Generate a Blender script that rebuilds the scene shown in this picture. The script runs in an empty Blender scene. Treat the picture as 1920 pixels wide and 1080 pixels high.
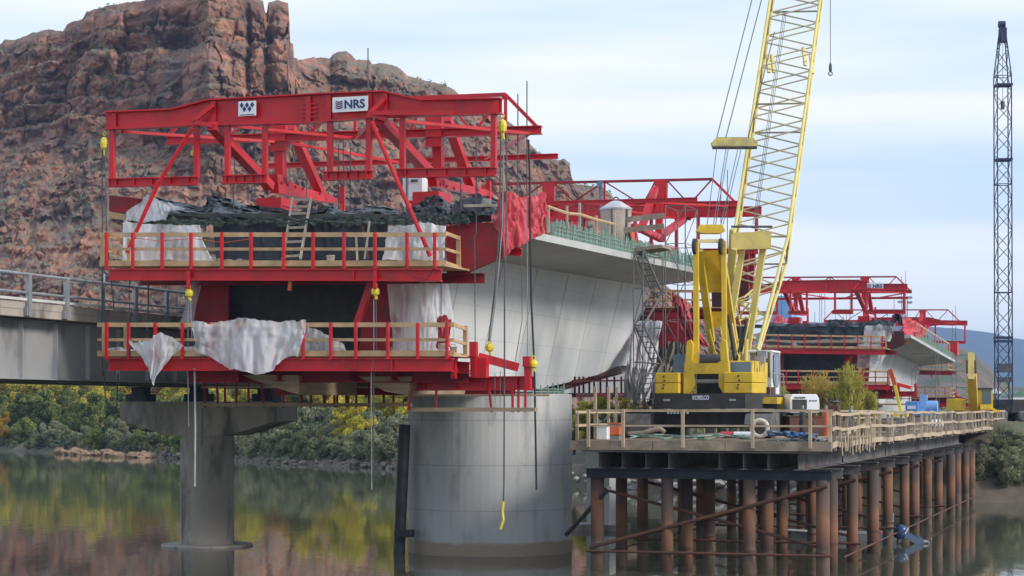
import bpy, math, random
import numpy as np
from mathutils import Vector as V3, Matrix
random.seed(7)
R = math.radians
scene = bpy.context.scene
COL = scene.collection
# ---------------------------------------------------------------- camera, sky, sun, exposure
F = 3600.0            # focal length in pixels of the 1920 px wide photograph
HZ = 768.0            # pixel row of the horizon
CH = 6.0              # eye height over the water
cd = bpy.data.cameras.new('camera'); cam = bpy.data.objects.new('camera', cd); COL.objects.link(cam)
cd.sensor_width = 36; cd.lens = 36*F/1920; cd.shift_y = (HZ-540)/1920
cd.clip_start = 0.5; cd.clip_end = 20000
cam.location = (0, 0, CH); cam.rotation_euler = (R(90), 0, 0)
scene.camera = cam
W = bpy.data.worlds.new('World'); scene.world = W; W.use_nodes = True
SUN_EL, SUN_AZ = R(28), R(118)         # azimuth clockwise from +Y
nt = W.node_tree; N = nt.nodes; Lk = nt.links
bg = N['Background']; bg.inputs['Strength'].default_value = 0.108
sky = N.new('ShaderNodeTexSky'); sky.sky_type = 'NISHITA'; sky.sun_disc = False
sky.sun_elevation = SUN_EL; sky.sun_rotation = SUN_AZ; sky.air_density = 1.0; sky.dust_density = 1.0; sky.ozone_density = 1.5
tc = N.new('ShaderNodeTexCoord'); mp = N.new('ShaderNodeMapping'); mp.inputs['Scale'].default_value = (1.2, 1.2, 13)
mp.inputs['Rotation'].default_value = (R(2.2), R(-3), 0)
mp.inputs['Location'].default_value = (0.3, 0.1, 0.55)
nz = N.new('ShaderNodeTexNoise'); nz.inputs['Scale'].default_value = 1.5; nz.inputs['Detail'].default_value = 4; nz.inputs['Roughness'].default_value = 0.45
cr = N.new('ShaderNodeValToRGB'); cr.color_ramp.elements[0].position = 0.40; cr.color_ramp.elements[1].position = 0.66
cr.color_ramp.elements[0].color = (0.08, 0.08, 0.08, 1); cr.color_ramp.elements[1].color = (1, 1, 1, 1)
sx = N.new('ShaderNodeSeparateXYZ'); mr = N.new('ShaderNodeMapRange')      # more cloud low down
mr.inputs['From Min'].default_value = 0.0; mr.inputs['From Max'].default_value = 0.17
mr.inputs['To Min'].default_value = 0.85; mr.inputs['To Max'].default_value = 0.0
ad = N.new('ShaderNodeMath'); ad.operation = 'ADD'; ad.use_clamp = True
mx = N.new('ShaderNodeMix'); mx.data_type = 'RGBA'
Lk.new(tc.outputs['Generated'], mp.inputs['Vector']); Lk.new(mp.outputs[0], nz.inputs['Vector']); Lk.new(nz.outputs['Fac'], cr.inputs[0])
Lk.new(tc.outputs['Generated'], sx.inputs[0]); Lk.new(sx.outputs['Z'], mr.inputs['Value'])
Lk.new(cr.outputs[0], ad.inputs[0]); Lk.new(mr.outputs[0], ad.inputs[1])
Lk.new(ad.outputs[0], mx.inputs[0])
sg = N.new('ShaderNodeMix'); sg.data_type = 'RGBA'; sg.inputs[0].default_value = 0.8; sg.inputs[7].default_value = (3.9, 5.8, 8.2, 1)
Lk.new(sky.outputs[0], sg.inputs[6]); Lk.new(sg.outputs[2], mx.inputs[6])
mx.inputs[7].default_value = (7.3, 7.6, 7.9, 1)
Lk.new(mx.outputs[2], bg.inputs['Color'])
sd = bpy.data.lights.new('sun', 'SUN'); sun = bpy.data.objects.new('sun', sd); COL.objects.link(sun)
sd.energy = 2.2; sd.angle = R(14); sd.color = (1.0, 0.93, 0.86)
dS = V3((math.sin(SUN_AZ)*math.cos(SUN_EL), math.cos(SUN_AZ)*math.cos(SUN_EL), math.sin(SUN_EL)))
sun.rotation_euler = dS.to_track_quat('Z', 'Y').to_euler()
scene.view_settings.view_transform = 'Standard'; scene.view_settings.look = 'None'
scene.view_settings.exposure = 0.42; scene.view_settings.gamma = 1.0
scene.render.engine = 'CYCLES'
scene.cycles.max_bounces = 6; scene.cycles.transparent_max_bounces = 16
scene.cycles.caustics_reflective = False; scene.cycles.caustics_refractive = False
# ---------------------------------------------------------------- bridge frame: u across (to the right), v along (away)
VH = V3((0.321, 0.947, 0)).normalized(); UH = V3((VH.y, -VH.x, 0)); O = V3((-8.0, 65.5, 0)); CAM = V3((0, 0, CH)); ZH = V3((0, 0, 1))
def ray(px, py): return V3(((px-960)/F, 1.0, (HZ-py)/F))
def at(px, py, Y): return CAM + ray(px, py)*Y
def onV(px, py, v):
    d = ray(px, py); return CAM + d*((v-(CAM-O).dot(VH))/d.dot(VH))
def onU(px, py, u):
    d = ray(px, py); return CAM + d*((u-(CAM-O).dot(UH))/d.dot(UH))
def onZ(px, py, z):
    d = ray(px, py); return CAM + d*((z-CH)/d.z)
def uvz(u, v, z): return V3((O.x, O.y, 0)) + UH*u + VH*v + ZH*z
def toUVZ(p): q = p-O; return V3((q.dot(UH), q.dot(VH), p.z))
def lerp(a, b, t): return a+(b-a)*t
def interp(x, pts):
    if x <= pts[0][0]: return pts[0][1]
    for (a, b), (c, d) in zip(pts, pts[1:]):
        if x <= c: return b+(d-b)*(x-a)/(c-a)
    return pts[-1][1]
# ---------------------------------------------------------------- materials
def rgb(c): return (c[0], c[1], c[2], 1)
def mat(name, c1, c2=None, scale=2.0, rough=0.7, metal=0.0, bump=0.0, bscale=None, stretch=(1, 1, 1), detail=5, lo=0.35, hi=0.65, c3=None, s3=0.3, lo3=0.5, hi3=0.65, alpha=None, spec=0.4):
    m = bpy.data.materials.new(name); m.use_nodes = True; t = m.node_tree; n = t.nodes; l = t.links; b = n['Principled BSDF']
    b.inputs['Roughness'].default_value = rough; b.inputs['Metallic'].default_value = metal; b.inputs['Specular IOR Level'].default_value = spec
    tcd = n.new('ShaderNodeTexCoord'); geo = n.new('ShaderNodeNewGeometry'); mpp = n.new('ShaderNodeMapping'); mpp.inputs['Scale'].default_value = stretch
    l.new(geo.outputs['Position'], mpp.inputs['Vector'])
    if c2 is None: c2 = tuple(x*0.72 for x in c1)
    no = n.new('ShaderNodeTexNoise'); no.inputs['Scale'].default_value = scale; no.inputs['Detail'].default_value = detail; l.new(mpp.outputs[0], no.inputs['Vector'])
    rp = n.new('ShaderNodeValToRGB'); rp.color_ramp.elements[0].position = lo; rp.color_ramp.elements[1].position = hi
    rp.color_ramp.elements[0].color = rgb(c1); rp.color_ramp.elements[1].color = rgb(c2); l.new(no.outputs['Fac'], rp.inputs[0])
    out = rp.outputs[0]
    if c3 is not None:
        n3 = n.new('ShaderNodeTexNoise'); n3.inputs['Scale'].default_value = s3; n3.inputs['Detail'].default_value = 6; n3.inputs['Roughness'].default_value = 0.65; l.new(mpp.outputs[0], n3.inputs['Vector'])
        r3 = n.new('ShaderNodeMapRange'); r3.inputs['From Min'].default_value = lo3; r3.inputs['From Max'].default_value = hi3; l.new(n3.outputs['Fac'], r3.inputs['Value'])
        m3 = n.new('ShaderNodeMix'); m3.data_type = 'RGBA'; m3.inputs[7].default_value = rgb(c3)
        l.new(r3.outputs[0], m3.inputs[0]); l.new(out, m3.inputs[6]); out = m3.outputs[2]
    l.new(out, b.inputs['Base Color'])
    if bump:
        nb = n.new('ShaderNodeTexNoise'); nb.inputs['Scale'].default_value = bscale or scale*3; nb.inputs['Detail'].default_value = 6; l.new(mpp.outputs[0], nb.inputs['Vector'])
        bp = n.new('ShaderNodeBump'); bp.inputs['Strength'].default_value = bump; bp.inputs['Distance'].default_value = 0.1
        l.new(nb.outputs['Fac'], bp.inputs['Height']); l.new(bp.outputs[0], b.inputs['Normal'])
    if alpha is not None:
        b.inputs['Alpha'].default_value = alpha
    return m
M = {}
M['red'] = mat('red_paint', (0.60, 0.012, 0.020), (0.47, 0.010, 0.018), 1.3, 0.38, bump=0.03, bscale=9, c3=(0.20, 0.035, 0.025), s3=1.6, lo3=0.55, hi3=0.80)
M['dred'] = mat('dark_red_paint', (0.34, 0.010, 0.018), (0.22, 0.010, 0.016), 1.3, 0.55, c3=(0.09, 0.03, 0.025), s3=1.2, lo3=0.55, hi3=0.7)
M['ply'] = mat('plywood', (0.42, 0.30, 0.19), (0.30, 0.21, 0.14), 1.2, 0.85, stretch=(1, 1, 6))
M['lumber'] = mat('lumber', (0.60, 0.41, 0.23), (0.44, 0.29, 0.16), 2.2, 0.85, bump=0.05)
M['gwood'] = mat('weathered_lumber', (0.36, 0.28, 0.20), (0.22, 0.18, 0.14), 2.0, 0.9, bump=0.1, c3=(0.45, 0.36, 0.27), s3=0.8)
M['conc'] = mat('concrete', (0.54, 0.54, 0.51), (0.44, 0.45, 0.44), 0.5, 0.85, bump=0.03, bscale=10, stretch=(1, 1, 0.4), c3=(0.36, 0.37, 0.36), s3=0.9, lo3=0.58, hi3=0.75)
M['conc2'] = mat('old_concrete', (0.44, 0.39, 0.34), (0.35, 0.305, 0.265), 0.6, 0.9, bump=0.04, stretch=(1, 1, 0.35), c3=(0.13, 0.12, 0.11), s3=0.7)
M['wconc'] = mat('pale_concrete', (0.60, 0.60, 0.57), (0.52, 0.52, 0.50), 0.8, 0.85)
M['steel'] = mat('bare_steel', (0.12, 0.12, 0.13), (0.08, 0.08, 0.09), 2, 0.6, 0.3)
M['dsteel'] = mat('dark_steel', (0.035, 0.04, 0.055), (0.022, 0.024, 0.03), 2, 0.55, 0.2)
M['gsteel'] = mat('galvanised_steel', (0.38, 0.39, 0.41), (0.28, 0.29, 0.31), 2, 0.5, 0.4)
M['gird'] = mat('girder_steel', (0.36, 0.36, 0.36), (0.28, 0.285, 0.29), 0.5, 0.7, 0.1, c3=(0.10, 0.085, 0.075), s3=0.5, lo3=0.55, hi3=0.75, stretch=(1, 1, 0.5))
M['girdD'] = mat('trestle_girder_steel', (0.21, 0.20, 0.19), (0.15, 0.14, 0.14), 0.8, 0.75, c3=(0.12, 0.08, 0.06), s3=0.8, lo3=0.5, hi3=0.7)
M['rust'] = mat('rusty_steel', (0.075, 0.055, 0.050), (0.20, 0.075, 0.032), 0.9, 0.85, bump=0.1, stretch=(1, 1, 0.35), c3=(0.33, 0.12, 0.045), s3=0.55, lo3=0.50, hi3=0.66)
M['rustB'] = mat('rusty_brace_steel', (0.16, 0.06, 0.035), (0.09, 0.05, 0.04), 0.8, 0.85)
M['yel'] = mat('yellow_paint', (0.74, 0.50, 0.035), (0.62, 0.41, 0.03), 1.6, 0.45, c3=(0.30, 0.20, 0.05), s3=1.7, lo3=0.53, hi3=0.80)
M['boom'] = mat('cream_yellow_paint', (0.74, 0.64, 0.32), (0.66, 0.55, 0.22), 0.5, 0.5)
M['black'] = mat('black_rubber_and_void', (0.014, 0.015, 0.017), (0.03, 0.03, 0.03), 3, 0.6)
M['tarpB'] = mat('black_tarp', (0.008, 0.011, 0.014), (0.018, 0.026, 0.030), 1.5, 0.36, bump=0.25, bscale=2.5, spec=0.5)
M['tarpR'] = mat('red_tarp', (0.62, 0.10, 0.12), (0.50, 0.055, 0.075), 1.5, 0.6, bump=0.15, bscale=2.5)
M['white'] = mat('white_paint', (0.80, 0.81, 0.83), (0.72, 0.73, 0.75), 2, 0.4)
M['glass'] = mat('dark_glass', (0.03, 0.045, 0.055), (0.05, 0.065, 0.075), 1, 0.08, spec=0.9)
M['blueg'] = mat('blue_grey_panel', (0.13, 0.20, 0.29), (0.10, 0.16, 0.24), 1, 0.35)
M['blue'] = mat('blue_paint', (0.10, 0.28, 0.62), (0.08, 0.22, 0.5), 2, 0.5)
M['navy'] = mat('navy_paint', (0.018, 0.035, 0.10), (0.012, 0.02, 0.06), 2, 0.5)
M['navyT'] = mat('navy_lettering', (0.015, 0.03, 0.12), (0.015, 0.03, 0.12), 1, 0.5)
M['hoist'] = mat('hoist_yellow', (0.80, 0.66, 0.06), (0.70, 0.56, 0.05), 3, 0.5)
M['green'] = mat('epoxy_rebar_green', (0.17, 0.30, 0.24), (0.26, 0.36, 0.30), 3, 0.6)
M['orange'] = mat('orange_plastic', (0.62, 0.14, 0.05), (0.52, 0.10, 0.04), 2, 0.55)
M['ring'] = mat('life_ring_white', (0.70, 0.64, 0.56), (0.60, 0.54, 0.46), 5, 0.6)
M['hose'] = mat('blue_hose', (0.10, 0.16, 0.30), (0.16, 0.20, 0.28), 2, 0.5)
M['greyc'] = mat('concrete_mat', (0.24, 0.23, 0.22), (0.17, 0.165, 0.16), 2, 0.9, bump=0.1)
M['girdL'] = mat('stiffener_steel', (0.52, 0.525, 0.53), (0.44, 0.44, 0.45), 0.8, 0.7, 0.1)
M['grime'] = mat('oily_dark_paint', (0.03, 0.03, 0.033), (0.055, 0.05, 0.048), 2, 0.7)
M['tarpG'] = mat('blue_grey_curtain', (0.032, 0.042, 0.052), (0.018, 0.025, 0.034), 1.2, 0.5, bump=0.2, bscale=3)
M['tarpN'] = mat('dark_netting', (0.035, 0.05, 0.042), (0.10, 0.12, 0.10), 6, 0.9)
M['dred2'] = mat('blackish_red_steel', (0.10, 0.012, 0.014), (0.05, 0.02, 0.018), 1.3, 0.7)  # very dark red base colour for the soffit walkway and far wing forms
M['tarpW'] = mat('pale_grey_sheet', (0.62, 0.61, 0.63), (0.44, 0.43, 0.46), 1.2, 0.5, bump=0.2)
M['lidg'] = mat('weathered_lid', (0.55, 0.55, 0.56), (0.40, 0.40, 0.42), 2, 0.5)
M['burlap'] = mat('burlap', (0.22, 0.20, 0.17), (0.15, 0.135, 0.12), 2, 0.95, bump=0.3)
M['gwoodL'] = mat('grey_lumber', (0.46, 0.41, 0.33), (0.34, 0.30, 0.25), 3, 0.85)
M['strap'] = mat('pale_strap', (0.42, 0.46, 0.42), (0.3, 0.34, 0.32), 3, 0.8)
M['tan'] = mat('tan_paint', (0.38, 0.31, 0.25), (0.30, 0.25, 0.21), 2, 0.7)
M['scaf'] = mat('scaffold_tube', (0.20, 0.195, 0.19), (0.13, 0.125, 0.12), 3, 0.55, 0.3)
M['bluet'] = mat('blue_tent_cloth', (0.20, 0.38, 0.62), (0.16, 0.32, 0.55), 1, 0.6)
M['bluel'] = mat('light_blue_paint', (0.22, 0.42, 0.72), (0.18, 0.34, 0.62), 1, 0.5)
M['greenr'] = mat('green_roofing', (0.12, 0.26, 0.18), (0.10, 0.22, 0.16), 1, 0.6)
M['alu'] = mat('aluminium', (0.34, 0.35, 0.36), (0.26, 0.27, 0.28), 1, 0.5, 0.3)
M['navym'] = mat('motor_blue', (0.03, 0.06, 0.15), (0.025, 0.05, 0.12), 1, 0.25)
M['blueg2'] = mat('motor_leg_blue', (0.12, 0.17, 0.26), (0.10, 0.14, 0.22), 1, 0.4)
def plastic():
    m = bpy.data.materials.new('clear_plastic_sheet'); m.use_nodes = True; t = m.node_tree; n = t.nodes; l = t.links
    b = n['Principled BSDF']; b.inputs['Base Color'].default_value = (0.95, 0.96, 0.98, 1); b.inputs['Roughness'].default_value = 0.35
    tl = n.new('ShaderNodeBsdfTranslucent'); tl.inputs[0].default_value = (0.96, 0.97, 1.0, 1); m0 = n.new('ShaderNodeMixShader'); m0.inputs[0].default_value = 0.45; l.new(b.outputs[0], m0.inputs[1]); l.new(tl.outputs[0], m0.inputs[2])
    tr = n.new('ShaderNodeBsdfTransparent'); tr.inputs[0].default_value = (0.93, 0.94, 0.95, 1)
    ms = n.new('ShaderNodeMixShader'); geo = n.new('ShaderNodeNewGeometry'); mp = n.new('ShaderNodeMapping'); mp.inputs['Scale'].default_value = (1, 1, .45); l.new(geo.outputs['Position'], mp.inputs[0])
    no = n.new('ShaderNodeTexNoise'); no.inputs['Scale'].default_value = 0.9; no.inputs['Detail'].default_value = 4; no.inputs['Distortion'].default_value = 0.8; l.new(mp.outputs[0], no.inputs['Vector'])
    mr_ = n.new('ShaderNodeMapRange'); mr_.inputs['From Min'].default_value = 0.36; mr_.inputs['From Max'].default_value = 0.54
    mr_.inputs['To Min'].default_value = 0.36; mr_.inputs['To Max'].default_value = 0.97; l.new(no.outputs['Fac'], mr_.inputs['Value'])
    bp = n.new('ShaderNodeBump'); bp.inputs['Strength'].default_value = 0.25; bp.inputs['Distance'].default_value = 0.06; n5 = n.new('ShaderNodeTexNoise'); n5.inputs['Scale'].default_value = 4; n5.inputs['Detail'].default_value = 4; n5.inputs['Distortion'].default_value = 1.5; l.new(mp.outputs[0], n5.inputs['Vector']); l.new(n5.outputs['Fac'], bp.inputs['Height']); l.new(bp.outputs[0], b.inputs['Normal'])
    l.new(mr_.outputs[0], ms.inputs[0]); l.new(tr.outputs[0], ms.inputs[1]); l.new(m0.outputs[0], ms.inputs[2])
    l.new(ms.outputs[0], n['Material Output'].inputs['Surface'])
    return m
M['plas'] = plastic()
def leafmat(name, a, b, c):
    m = bpy.data.materials.new(name); m.use_nodes = True; t = m.node_tree; n = t.nodes; l = t.links; p = n['Principled BSDF']; p.inputs['Roughness'].default_value = 0.75
    p.inputs['Specular IOR Level'].default_value = 0.2
    geo = n.new('ShaderNodeNewGeometry'); oi = n.new('ShaderNodeObjectInfo')
    no = n.new('ShaderNodeTexNoise'); no.inputs['Scale'].default_value = 0.55; no.inputs['Detail'].default_value = 3; l.new(geo.outputs['Position'], no.inputs['Vector'])
    rp = n.new('ShaderNodeValToRGB'); e = rp.color_ramp.elements; e[0].position = 0.32; e[0].color = rgb(a); e[1].position = 0.68; e[1].color = rgb(c); k = e.new(0.5); k.color = rgb(b)
    am = n.new('ShaderNodeMath'); am.operation = 'MULTIPLY_ADD'; am.inputs[1].default_value = 0.22; l.new(geo.outputs['Random Per Island'], am.inputs[0])
    a2 = n.new('ShaderNodeMath'); a2.operation = 'SUBTRACT'; a2.inputs[1].default_value = 0.11; l.new(no.outputs['Fac'], am.inputs[2]); l.new(am.outputs[0], a2.inputs[0])
    l.new(a2.outputs[0], rp.inputs[0])
    tlc = n.new('ShaderNodeBsdfTranslucent'); msh = n.new('ShaderNodeMixShader'); msh.inputs[0].default_value = 0.38
    hs = n.new('ShaderNodeHueSaturation'); ma = n.new('ShaderNodeMapRange'); ma.inputs['To Min'].default_value = 0.8; ma.inputs['To Max'].default_value = 1.2
    l.new(oi.outputs['Random'], ma.inputs['Value']); l.new(ma.outputs[0], hs.inputs['Value']); l.new(rp.outputs[0], hs.inputs['Color']); l.new(hs.outputs[0], p.inputs['Base Color']); l.new(hs.outputs[0], tlc.inputs[0]); l.new(p.outputs[0], msh.inputs[1]); l.new(tlc.outputs[0], msh.inputs[2]); l.new(msh.outputs[0], n['Material Output'].inputs['Surface'])
    return m
M['lfG'] = leafmat('green_foliage', (0.11, 0.15, 0.05), (0.19, 0.24, 0.07), (0.34, 0.36, 0.09))
M['lfS'] = leafmat('grey_green_foliage', (0.18, 0.20, 0.115), (0.27, 0.29, 0.165), (0.36, 0.36, 0.21))
M['lfY'] = leafmat('yellow_foliage', (0.34, 0.34, 0.06), (0.55, 0.50, 0.08), (0.70, 0.55, 0.08))
M['lfO'] = leafmat('golden_foliage', (0.28, 0.19, 0.03), (0.40, 0.26, 0.035), (0.50, 0.34, 0.05))
M['lfT'] = leafmat('tamarisk_yellow_green', (0.32, 0.31, 0.06), (0.50, 0.47, 0.09), (0.62, 0.55, 0.12))
M['lfT2'] = leafmat('tamarisk_gold', (0.42, 0.31, 0.06), (0.56, 0.42, 0.09), (0.66, 0.52, 0.13))
M['bark'] = mat('bark', (0.09, 0.07, 0.055), (0.05, 0.04, 0.03), 3, 0.9)
# ---------------------------------------------------------------- mesh builder
ORG = {}
class MB:
    def __init__(s): s.v = []; s.f = []
    def add(s, vs, fs):
        k = len(s.v); s.v += [tuple(p) for p in vs]; s.f += [tuple(i+k for i in f) for f in fs]; return s
    def hexa(s, a, b):      # two quads of 4 points
        return s.add(list(a)+list(b), [(3, 2, 1, 0), (4, 5, 6, 7), (0, 1, 5, 4), (1, 2, 6, 5), (2, 3, 7, 6), (3, 0, 4, 7)])
    def frame(s, p, q, up=None):
        a = (q-p); L = a.length; a = a/L if L else ZH.copy(); u = V3(up) if up is not None else ZH
        sd_ = a.cross(u)
        if sd_.length < 1e-3: sd_ = a.cross(V3((UH.x, UH.y, 0)))
        sd_.normalize(); up_ = sd_.cross(a); return a, sd_, up_
    def beam(s, p, q, w, h, up=None):
        a, sd_, u = s.frame(p, q, up); x = sd_*w/2; y = u*h/2
        return s.hexa([p-x-y, p+x-y, p+x+y, p-x+y], [q-x-y, q+x-y, q+x+y, q-x+y])
    def ibeam(s, p, q, w, h, t=0.03, up=None, stiff=0):
        a, sd_, u = s.frame(p, q, up)
        s.beam(p, q, t*0.7, h-2*t, up); s.beam(p+u*(h/2-t/2), q+u*(h/2-t/2), w, t, up); s.beam(p-u*(h/2-t/2), q-u*(h/2-t/2), w, t, up)
        for i in range(stiff):
            c = lerp(p, q, (i+0.5)/stiff); s.beam(c-u*(h/2-t), c+u*(h/2-t), w*0.92, t*0.7, a.cross(u) if False else sd_.cross(a) and a)
        return s
    def tube(s, p, q, r, n=8, r2=None):
        a, sd_, u = s.frame(p, q); r2 = r if r2 is None else r2
        A = [p+(sd_*math.cos(2*math.pi*i/n)+u*math.sin(2*math.pi*i/n))*r for i in range(n)]
        B = [q+(sd_*math.cos(2*math.pi*i/n)+u*math.sin(2*math.pi*i/n))*r2 for i in range(n)]
        return s.add(A+B, [(i, (i+1) % n, n+(i+1) % n, n+i) for i in range(n)]+[tuple(range(n))[::-1], tuple(range(n, 2*n))])
    def path(s, pts, r, n=6):
        for a, b in zip(pts, pts[1:]): s.tube(a, b, r, n)
        return s
    def lathe(s, c, prof, n=24, ax=None, ph=0):       # prof: [(r,z)]
        k = len(s.v)
        if ax is None: ax = (V3((1, 0, 0)), V3((0, 1, 0)), ZH)
        for (r, z) in prof:
            for i in range(n):
                t = 2*math.pi*i/n+ph; s.v.append(tuple(c+ax[0]*(r*math.cos(t))+ax[1]*(r*math.sin(t))+ax[2]*z))
        for j in range(len(prof)-1):
            for i in range(n): s.f.append((k+j*n+i, k+j*n+(i+1) % n, k+(j+1)*n+(i+1) % n, k+(j+1)*n+i))
        s.f.append(tuple(k+i for i in range(n))[::-1]); s.f.append(tuple(k+(len(prof)-1)*n+i for i in range(n))); return s
    def prism(s, pts, d):      # polygon extruded by vector d
        n = len(pts); d = V3(d)
        return s.add([p for p in pts]+[p+d for p in pts], [tuple(range(n))[::-1], tuple(range(n, 2*n))]+[(i, (i+1) % n, n+(i+1) % n, n+i) for i in range(n)])
    def box(s, c, sx_, sy_, sz_, U=None, Vv=None, Zv=None):   # centred box in given axes (default bridge axes)
        U = U or UH; Vv = Vv or VH; Zv = Zv or ZH; x = U*sx_/2; y = Vv*sy_/2; z = Zv*sz_/2
        return s.hexa([c-x-y-z, c+x-y-z, c+x-y+z, c-x-y+z], [c-x+y-z, c+x+y-z, c+x+y+z, c-x+y+z])
    def torus(s, c, Rr, r, ax, n=28, m=10):
        k = len(s.v)
        for i in range(n):
            t = 2*math.pi*i/n; d = ax[0]*math.cos(t)+ax[1]*math.sin(t)
            for j in range(m):
                w = 2*math.pi*j/m; s.v.append(tuple(c+d*(Rr+r*math.cos(w))+ax[2]*(r*math.sin(w))))
        for i in range(n):
            for j in range(m): s.f.append((k+i*m+j, k+((i+1) % n)*m+j, k+((i+1) % n)*m+(j+1) % m, k+i*m+(j+1) % m))
        return s
    def grid(s, P):            # P[i][j] points
        k = len(s.v); a = len(P); b = len(P[0])
        for r_ in P: s.v += [tuple(p) for p in r_]
        for i in range(a-1):
            for j in range(b-1): s.f.append((k+i*b+j, k+i*b+j+1, k+(i+1)*b+j+1, k+(i+1)*b+j))
        return s
    def build(s, name, m, parent=None, smooth=False, label=None, bevel=0):
        me = bpy.data.meshes.new(name)
        if parent is None:
            va = np.array(s.v); o = V3((float(va[:, 0].mean()), float(va[:, 1].mean()), float(va[:, 2].min())))
        else: o = ORG[parent.name]
        me.from_pydata([(p[0]-o.x, p[1]-o.y, p[2]-o.z) for p in s.v], [], s.f)
        me.materials.append(M[m] if isinstance(m, str) else m)
        ob = bpy.data.objects.new(name, me); COL.objects.link(ob)
        if parent is None: ob.location = o
        else: ob.parent = parent
        ORG[ob.name] = o
        if smooth:
            for p in me.polygons: p.use_smooth = True
        if bevel:
            md = ob.modifiers.new('bevel', 'BEVEL'); md.width = bevel; md.segments = 2; md.limit_method = 'ANGLE'
        if label: ob['label'] = label
        return ob
def tag(o, label=None, cat=None, group=None, kind=None):
    if label: o['label'] = label
    if cat: o['category'] = cat
    if group: o['group'] = group
    if kind: o['kind'] = kind
    return o
def empty(name, loc, label=None, cat=None, group=None):
    o = bpy.data.objects.new(name, None); COL.objects.link(o); o.location = loc; o.empty_display_size = 0.3; ORG[o.name] = V3(loc)
    return tag(o, label, cat, group)
def copy_tree(o, parent=None, loc=None):
    c = o.copy(); COL.objects.link(c); c.parent = parent
    if loc is not None: c.location = loc
    for ch in list(o.children): copy_tree(ch, c)
    return c
def text_mesh(name, body, c, U, Zv, h, m, parent, width=None, bold=0.0):
    cu = bpy.data.curves.new(name, 'FONT'); cu.body = body; cu.size = 1; cu.align_x = 'CENTER'; cu.align_y = 'CENTER'; cu.extrude = 0.01; cu.offset = bold
    to = bpy.data.objects.new(name, cu); COL.objects.link(to); dg = bpy.context.evaluated_depsgraph_get(); dg.update()
    me = bpy.data.meshes.new_from_object(to.evaluated_get(dg)); bpy.data.objects.remove(to)
    va = np.array([v.co[:] for v in me.vertices]); hh = va[:, 1].max()-va[:, 1].min(); ww = va[:, 0].max()-va[:, 0].min(); my = (va[:, 1].max()+va[:, 1].min())/2; mxx = (va[:, 0].max()+va[:, 0].min())/2
    ky = h/hh; kx = ky if width is None else width/ww; Nn = U.cross(Zv); o = ORG[parent.name]
    for v in me.vertices: v.co = c+U*((v.co.x-mxx)*kx)+Zv*((v.co.y-my)*ky)+Nn*v.co.z-o
    me.materials.clear(); me.materials.append(M[m]); ob = bpy.data.objects.new(name, me); COL.objects.link(ob); ob.parent = parent; ORG[ob.name] = o
    return ob
# numpy gradient-ish noise
def _h(ix, iy, iz, s):
    n = (ix*374761393+iy*668265263+iz*2147483647+s*1274126177) & 0xffffffff
    n = ((n ^ (n >> 13))*1274126177) & 0xffffffff; return ((n ^ (n >> 16)) & 0xffff)/65535.0
def vn(x, y, z, s=0):
    xi = np.floor(x).astype(np.int64); yi = np.floor(y).astype(np.int64); zi = np.floor(z).astype(np.int64)
    a = x-xi; b = y-yi; c = z-zi; a = a*a*(3-2*a); b = b*b*(3-2*b); c = c*c*(3-2*c); r = 0
    for dx in (0, 1):
        for dy in (0, 1):
            for dz in (0, 1): r = r+_h(xi+dx, yi+dy, zi+dz, s)*(a if dx else 1-a)*(b if dy else 1-b)*(c if dz else 1-c)
    return r*2-1
def fbm(x, y, z, o=5, s=0, g=0.5):
    r = 0; k = 1.0; f = 1.0
    for i in range(o): r = r+vn(x*f, y*f, z*f, s+i)*k; k *= g; f *= 2.03
    return r
def worley(x, y, z, s=0, block=False):
    xi = np.floor(x).astype(np.int64); yi = np.floor(y).astype(np.int64); zi = np.floor(z).astype(np.int64)
    d1 = np.full(x.shape, 9.0); d2 = np.full(x.shape, 9.0); idv = np.zeros(x.shape)
    for dx in (-1, 0, 1):
        for dy in (-1, 0, 1):
            for dz in (-1, 0, 1):
                a = xi+dx; b = yi+dy; c = zi+dz
                px = a+_h(a, b, c, s); py = b+_h(a, b, c, s+11); pz = c+_h(a, b, c, s+23)
                d = np.maximum(np.maximum(abs(x-px), abs(y-py)), abs(z-pz)) if block else np.sqrt((x-px)**2+(y-py)**2+(z-pz)**2); hid = _h(a, b, c, s+37)
                m_ = d < d1; d2 = np.where(m_, d1, np.minimum(d2, d)); idv = np.where(m_, hid, idv); d1 = np.where(m_, d, d1)
    return d1, d2, idv
def npmesh(name, Vv, Ff, m, smooth=False, parent=None):
    me = bpy.data.meshes.new(name); n = len(Vv); k = Ff.shape[1]
    me.vertices.add(n); me.vertices.foreach_set('co', np.asarray(Vv, dtype=np.float32).ravel())
    me.loops.add(Ff.size); me.loops.foreach_set('vertex_index', Ff.astype(np.int32).ravel())
    me.polygons.add(len(Ff)); me.polygons.foreach_set('loop_start', np.arange(0, Ff.size, k, dtype=np.int32)); me.polygons.foreach_set('loop_total', np.full(len(Ff), k, dtype=np.int32))
    if smooth: me.polygons.foreach_set('use_smooth', np.ones(len(Ff), dtype=bool))
    me.update(calc_edges=True); me.materials.append(M[m] if isinstance(m, str) else m)
    ob = bpy.data.objects.new(name, me); COL.objects.link(ob); ob.parent = parent; return ob
def gridfaces(a, b):
    i, j = np.meshgrid(np.arange(a-1), np.arange(b-1), indexing='ij'); k = (i*b+j).ravel()
    return np.stack([k, k+1, k+b+1, k+b], 1)
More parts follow.
